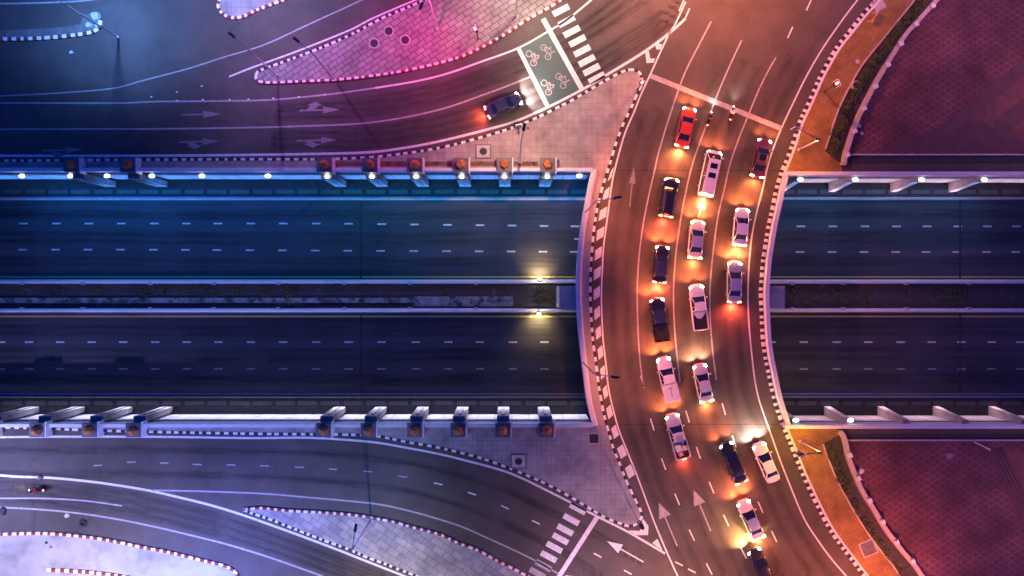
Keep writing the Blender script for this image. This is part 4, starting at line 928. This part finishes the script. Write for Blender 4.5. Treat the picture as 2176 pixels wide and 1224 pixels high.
def sunroof(o, L, W, h, zr, yr0, yr1, yb0):
    m = MB(); m.box((0, (yr0+yr1)/2+.25, zr+.06), (.8, .75, .03)); m.build('sunroof', GLASS, o, bevel=.03)
def tonneau(o, L, W, h, zr, yr0, yr1, yb0):
    m = MB(); m.box((0, (-h+yb0)/2+.0, 1.16), (W*.9, abs(h+yb0)-.2, .1)); m.build('bed_cover', PAINT['white'], o, bevel=.04)
    m = MB(); m.box((0, (-h+yb0)/2+.1, 1.225), (W*.02, abs(h+yb0)*.5, .03)); m.box((0, (-h+yb0)/2+.55, 1.225), (.5, .05, .04)); m.build('cover_seam', TRIM, o)
def ribs(o, L, W, h, zr, yr0, yr1, yb0):
    m = MB()
    for k in range(5): m.box((-.36+.18*k, yr0+.15, zr+.075), (.05, .9, .06))
    m.build('roof_rails', RIM, o)
def rails(o, L, W, h, zr, yr0, yr1, yb0):
    for s_ in (1, -1):
        m = MB(); m.tube((s_*W*.30, yr0+.1, zr+.1), (s_*W*.30, yr1-.1, zr+.1), .03, .03, 6); m.build('roof_rail', RIM, o)
V = vehicle
V('sedan', 'hatchback_car', 1467, 226, 1448, 312, 'red', 'bright red car with glowing amber tail just past the stop line', .5, 'amber', 1.6)
V('van', 'passenger_van', 1519, 319, 1498, 416, 'white', 'white van with two dark roof hatches and glowing tail', .5, 'amber', 1.4, extra=van_roof, cat='van')
V('sedan', 'sedan_car', 1627, 293, 1608, 376, 'maroon', 'dark maroon sedan with a sunroof in the right lane near the top', .4, 'amber', .7, extra=sunroof)
V('suv', 'suv_car', 1428, 377, 1414, 461, 'black', 'black estate car with roof rails behind the red car', .3, 'red', 1, extra=rails)
V('sedan', 'sedan_car', 1579, 441, 1571, 522, 'white', 'plain white sedan in the right lane behind the maroon car', .9, 'amber', 1.2)
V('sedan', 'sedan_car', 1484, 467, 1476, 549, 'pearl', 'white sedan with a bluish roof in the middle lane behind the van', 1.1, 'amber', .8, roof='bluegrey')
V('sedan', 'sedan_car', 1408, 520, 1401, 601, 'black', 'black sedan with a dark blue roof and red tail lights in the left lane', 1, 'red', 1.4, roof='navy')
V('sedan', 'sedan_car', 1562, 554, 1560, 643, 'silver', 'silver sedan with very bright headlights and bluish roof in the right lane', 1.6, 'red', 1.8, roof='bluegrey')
V('pickup', 'pickup_truck', 1395, 632, 1407, 727, 'black', 'black pickup truck with an empty dark bed in the left lane', 1, 'off', 0, roof='navy', cat='pickup')
V('pickup', 'pickup_truck', 1479, 604, 1490, 702, 'white', 'white pickup truck with an empty black bed in the middle lane', .7, 'off', 0, cat='pickup')
V('pickup', 'pickup_truck', 1408, 757, 1430, 855, 'white', 'white pickup truck with a white covered bed in the left lane', 1.3, 'off', 0, cat='pickup', extra=tonneau)
V('sedan', 'sedan_car', 1486, 773, 1502, 854, 'greywhite', 'white sedan with dark glass beside the covered white pickup', 1, 'amber', .8, headcol=(1, .45, .25))
V('pickup', 'pickup_truck', 1426, 877, 1453, 977, 'greywhite', 'white pickup truck with ribbed roof carrying boxes in its bed', 1, 'red', .4, cat='pickup', extra=ribs)
V('sedan', 'sedan_car', 1541, 940, 1576, 1026, 'black', 'black sedan with a gleaming bonnet in the lower part of the queue', .5, 'red', .5)
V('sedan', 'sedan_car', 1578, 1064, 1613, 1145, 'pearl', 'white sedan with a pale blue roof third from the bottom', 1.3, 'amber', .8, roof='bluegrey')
V('sedan', 'sedan_car', 1600, 1166, 1640, 1248, 'black', 'black car with dazzling headlights cut by the bottom edge', 2.4, 'off', 0, headcol=(1, .5, .16))
V('sedan', 'sedan_car', 1611, 942, 1646, 1024, 'white', 'white sedan alone in the outermost lane at lower right', 1.2, 'off', 0, headcol=(1, .75, .65))
V('sedan', 'sedan_car', 1108, 206, 1034, 240, 'navy', 'dark sedan on the upper curving road approaching the green bike box', 1.1, 'red', .7, headcol=(1, .8, .75), grp='cars on the side roads')
# boxes carried by the ribbed pickup
pk = [o for o in bpy.data.objects if o.get('label', '').endswith('carrying boxes in its bed')][0]
for x, y, sx, sy, sz, c, lab in ((-.3, -1.35, .7, .8, .5, (.72, .66, .64), 'white box at the front left of the pickup bed'), (.42, -1.5, .55, .6, .4, (.62, .45, .42), 'pale pink box at the right of the pickup bed'), (-.2, -2.15, .6, .45, .35, (.55, .2, .2), 'reddish box at the back of the pickup bed')):
    v = Matrix.Rotation(pk.rotation_euler.z, 3, 'Z') @ Vector((x, y, 0))
    o = empty('cargo_box', (pk.location.x+v.x, pk.location.y+v.y, .83), pk.rotation_euler.z+.1, lab, 'box', 'boxes in the pickup bed')
    mt = mat('carton_'+lab.split()[0], c, tuple(q*.8 for q in c), scale=4)
    m = MB(); m.box((0, 0, sz/2), (sx, sy, sz)); m.build('carton', mt, o, bevel=.02); m = MB(); m.box((0, 0, sz+.004), (sx*.12, sy*.98, .008)); m.build('tape', CONC_WHITE, o)

# motorcycles and riders
def skin_body(name, verts, edges, radii, mt, par, sub=1):
    me = bpy.data.meshes.new(name); me.from_pydata(verts, edges, []); me.materials.append(mt)
    o = bpy.data.objects.new(name, me); COL.objects.link(o); o.parent = par
    o.modifiers.new('skin', 'SKIN')
    for i, r in enumerate(radii): me.skin_vertices[0].data[i].radius = (r, r)
    me.skin_vertices[0].data[0].use_root = True
    s_ = o.modifiers.new('sub', 'SUBSURF'); s_.levels = s_.render_levels = sub
    for p in me.polygons: p.use_smooth = True
    return o
SHIRTS = {'white': mat('white_cloth', (.6, .6, .62)), 'dark': mat('dark_cloth', (.04, .04, .06)), 'red': mat('red_cloth', (.4, .06, .05))}
SKIN = mat('skin', (.35, .2, .14)); HELM = {'white': mat('helmet_white', (.7, .7, .7), rough=.2, coat=1), 'black': mat('helmet_black', (.02, .02, .025), rough=.2, coat=1)}
def motorcycle(px, py, ang, lab, rlab=None, shirt='dark', helm='white', power=1.0):
    c = P(px, py, .6); c.z = .014
    o = empty('motorcycle', c, R(ang)-math.pi/2, lab, 'motorcycle', 'motorcycles on the roads')
    for y in (.63, -.63):
        m = MB(); m.tube((-.06, y, .3), (.06, y, .3), .3, .3, 16); wl = m.build('wheel', TYRE, o); m = MB(); m.tube((-.065, y, .3), (.065, y, .3), .18, .18, 10); m.build('rim', RIM, wl)
    m = MB(); m.mesh(*loft([(-1, .35, .75, .6), (-.8, .8, .82, .5), (-.3, 1, .8, .3), (.0, .9, .62, .25), (.35, .8, .72, .3), (.6, 1, .98, .4), (.75, .8, 1.0, .6), (.85, .4, .9, .7)], 1.7, .42)); m.build('body', PAINT['maroon' if shirt == 'red' else 'black'], o, smooth=True, sub=1)
    m = MB(); m.box((0, -.28, .83), (.26, .75, .09)); m.build('seat', TRIM, o, bevel=.04)
    m = MB(); m.tube((-.34, .38, 1.02), (.34, .38, 1.02), .02, .02, 6); m.tube((0, .42, 1.02), (0, .62, .3), .035, .03, 6); m.build('handlebar', RIM, o)
    m = MB(); m.box((0, .68, .84), (.2, .1, .16)); hl = m.build('headlight', HEAD, o, bevel=.03)
    if power > 0: aim_light('headlight_beam', hl, (0, .82, .84), (0, 1, -.2), 'SPOT', 170*power, (1, .85, .75), R(70), .9, .05)
    m = MB(); m.box((0, -.86, .72), (.16, .06, .08)); m.build('tail_light', TAIL_R, o)
    if rlab:
        p = empty('person', c+Vector((0, 0, .86)), R(ang)-math.pi/2, rlab, 'person', 'riders on motorcycles')
        # pelvis, spine, chest, neck ; arms ; legs  (origin at seat)
        vs = [(0, -.22, .08), (0, -.17, .3), (0, -.08, .5), (0, -.02, .62), (.18, -.06, .52), (.3, .14, .33), (.3, .55, .2), (-.18, -.06, .52), (-.3, .14, .33), (-.3, .55, .2), (.13, -.1, .04), (.22, .3, -.02), (.19, .16, -.48), (.19, .3, -.52), (-.13, -.1, .04), (-.22, .3, -.02), (-.19, .16, -.48), (-.19, .3, -.52)]
        es = [(0, 1), (1, 2), (2, 3), (2, 4), (4, 5), (5, 6), (2, 7), (7, 8), (8, 9), (0, 10), (10, 11), (11, 12), (12, 13), (0, 14), (14, 15), (15, 16), (16, 17)]
        ra = [.16, .15, .16, .065, .075, .055, .04, .075, .055, .04, .095, .07, .05, .04, .095, .07, .05, .04]
        skin_body('body', vs, es, ra, SHIRTS[shirt], p)
        bm = bmesh.new(); bmesh.ops.create_uvsphere(bm, u_segments=14, v_segments=10, radius=.135)
        for v in bm.verts: v.co = Vector((v.co.x, v.co.y*1.12+.02, v.co.z*1.05+.76))
        me = bpy.data.meshes.new('helmet'); bm.to_mesh(me); bm.free(); me.materials.append(HELM[helm])
        for f in me.polygons: f.use_smooth = True
        hd = bpy.data.objects.new('helmet', me); COL.objects.link(hd); hd.parent = p
        m = MB(); m.box((0, .14, .75), (.2, .06, .1)); m.build('visor', GLASS, hd, bevel=.02)
        for s_ in (1, -1):
            b = MB()
            for f in range(4): b.tube((s_*(.27+.02*f), .54, .2), (s_*(.27+.022*f), .62-.01*f, .155), .011, .009, 5)
            b.tube((s_*.27, .53, .2), (s_*.25, .58, .16), .012, .01, 5); b.build('hand', SKIN, p)
motorcycle(1555, 240, 76, 'motorcycle with bright headlight crossing the stop line, right of the other motorcycle', 'rider in a white shirt on the right motorcycle at the stop line', 'white', 'white')
motorcycle(1507, 252, 74, 'motorcycle between the red car and the right motorcycle at the stop line', 'rider in dark clothes on the motorcycle beside the red car', 'dark', 'black')
motorcycle(78, 1041, 178, 'dark motorcycle with a red tail light at the lower left', 'rider in red on the lower left road', 'red', 'black', .8)

# ------------------------------------------------------------------ loose things
o = empty('old_tyre', P(177, 1111, .014), label='worn black tyre lying on the lower left road', cat='tyre')
m = MB(); m.ring((0, 0), .2, .42, 0, .2, 24); m.build('tread', TYRE, o, bevel=.05)
def litter(px, py, s, c, lab, name='litter', z=.02, h=.06, cat='litter'):
    o = empty(name, P(px, py, z), random.random()*3, lab, cat); b = MB(); n = 9
    pts = [(s*random.uniform(.55, 1)*math.cos(k*2*math.pi/n), s*random.uniform(.55, 1)*math.sin(k*2*math.pi/n)) for k in range(n)]
    b.mesh([(x, y, 0) for x, y in pts]+[(x*.8, y*.8, h*random.uniform(.5, 1)) for x, y in pts]+[(0, 0, h)], [(k, (k+1) % n, n+(k+1) % n, n+k) for k in range(n)]+[(n+k, n+(k+1) % n, 2*n) for k in range(n)])
    b.build('scrap', mat('scrap_'+name+str(px), c, tuple(v*.7 for v in c), scale=8), o)
litter(1822, 131, .38, (.55, .52, .5), 'crumpled white paper on the north terracotta footway', 'paper_scrap', .16)
litter(1829, 1001, .55, (.75, .72, .72), 'white plastic sheet beside the south garden wall', 'plastic_sheet', .02, .2)
litter(1826, 268, .3, (.75, .74, .74), 'small white scrap at the edge of the north plaza', 'paper_scrap')
litter(1831, 283, .28, (.7, .68, .68), 'lower small white scrap at the edge of the north plaza', 'paper_scrap')
litter(2018, 968, .6, (.35, .2, .25), 'purplish sack on the south plaza', 'sack', .02, .25, 'sack')
litter(152, 112, .3, (.75, .75, .8), 'small pale block on the upper left road', 'concrete_lump', .01, .2, 'rubble')
litter(142, 1095, .4, (.6, .55, .35), 'yellowish scrap on the lower left road', 'cardboard_scrap', .01)
litter(86, 1014, .45, (.2, .14, .1), 'brown lump by the white line at lower left', 'rubble_lump', .01, .25, 'rubble')
litter(99, 1153, .2, (.03, .03, .03), 'small black object on the pale slab', 'black_bag', .16, .2, 'bag')
litter(108, 1162, .2, (.2, .25, .6), 'small blue object on the pale slab', 'blue_bag', .16, .2, 'bag')
litter(8, 1085, .6, (.03, .03, .04), 'dark lump at the left edge of the lower road', 'rubble_lump', .01, .3, 'rubble')
o = empty('road_barricade', P(1853, 40, .15), R(60), 'orange and white folding barricade on the north terracotta footway', 'barricade')
m = MB(); ORG = mat('orange_plastic', (.75, .20, .02), rough=.4)
m.box((0, 0, .75), (1.5, .06, .28)); m.box((0, 0, .4), (1.5, .06, .2)); m.build('boards', ORG, o)
for s_ in (1, -1):
    m = MB(); m.tube((s_*.6, -.3, 0), (s_*.6, .0, .95), .03, .03, 6); m.tube((s_*.6, .3, 0), (s_*.6, .0, .95), .03, .03, 6); m.build('leg', K_WHITE, o)
o = empty('fallen_pole', P(2087, 948, .05), label='white pole lying on the south plaza', cat='pole')
m = MB(); m.tube((-1.0, .5, .05), (1.0, -.4, .05), .06, .06, 8); m.build('tube', K_WHITE, o); m = MB(); m.tube((.1, .0, .12), (.9, -.55, .12), .04, .04, 8); m.build('brace', K_WHITE, o)
# sculpture-like rubble pile on the upper left kerb end
for px, py, s_, lab in ((205, 36, .75, 'largest pale boulder at the end of the upper left kerb'), (190, 54, .5, 'middle pale boulder at the end of the upper left kerb'), (207, 55, .4, 'smallest pale boulder at the end of the upper left kerb')):
    litter(px, py, s_, (.55, .56, .62), lab, 'boulder', .14, s_*.8, 'boulder')
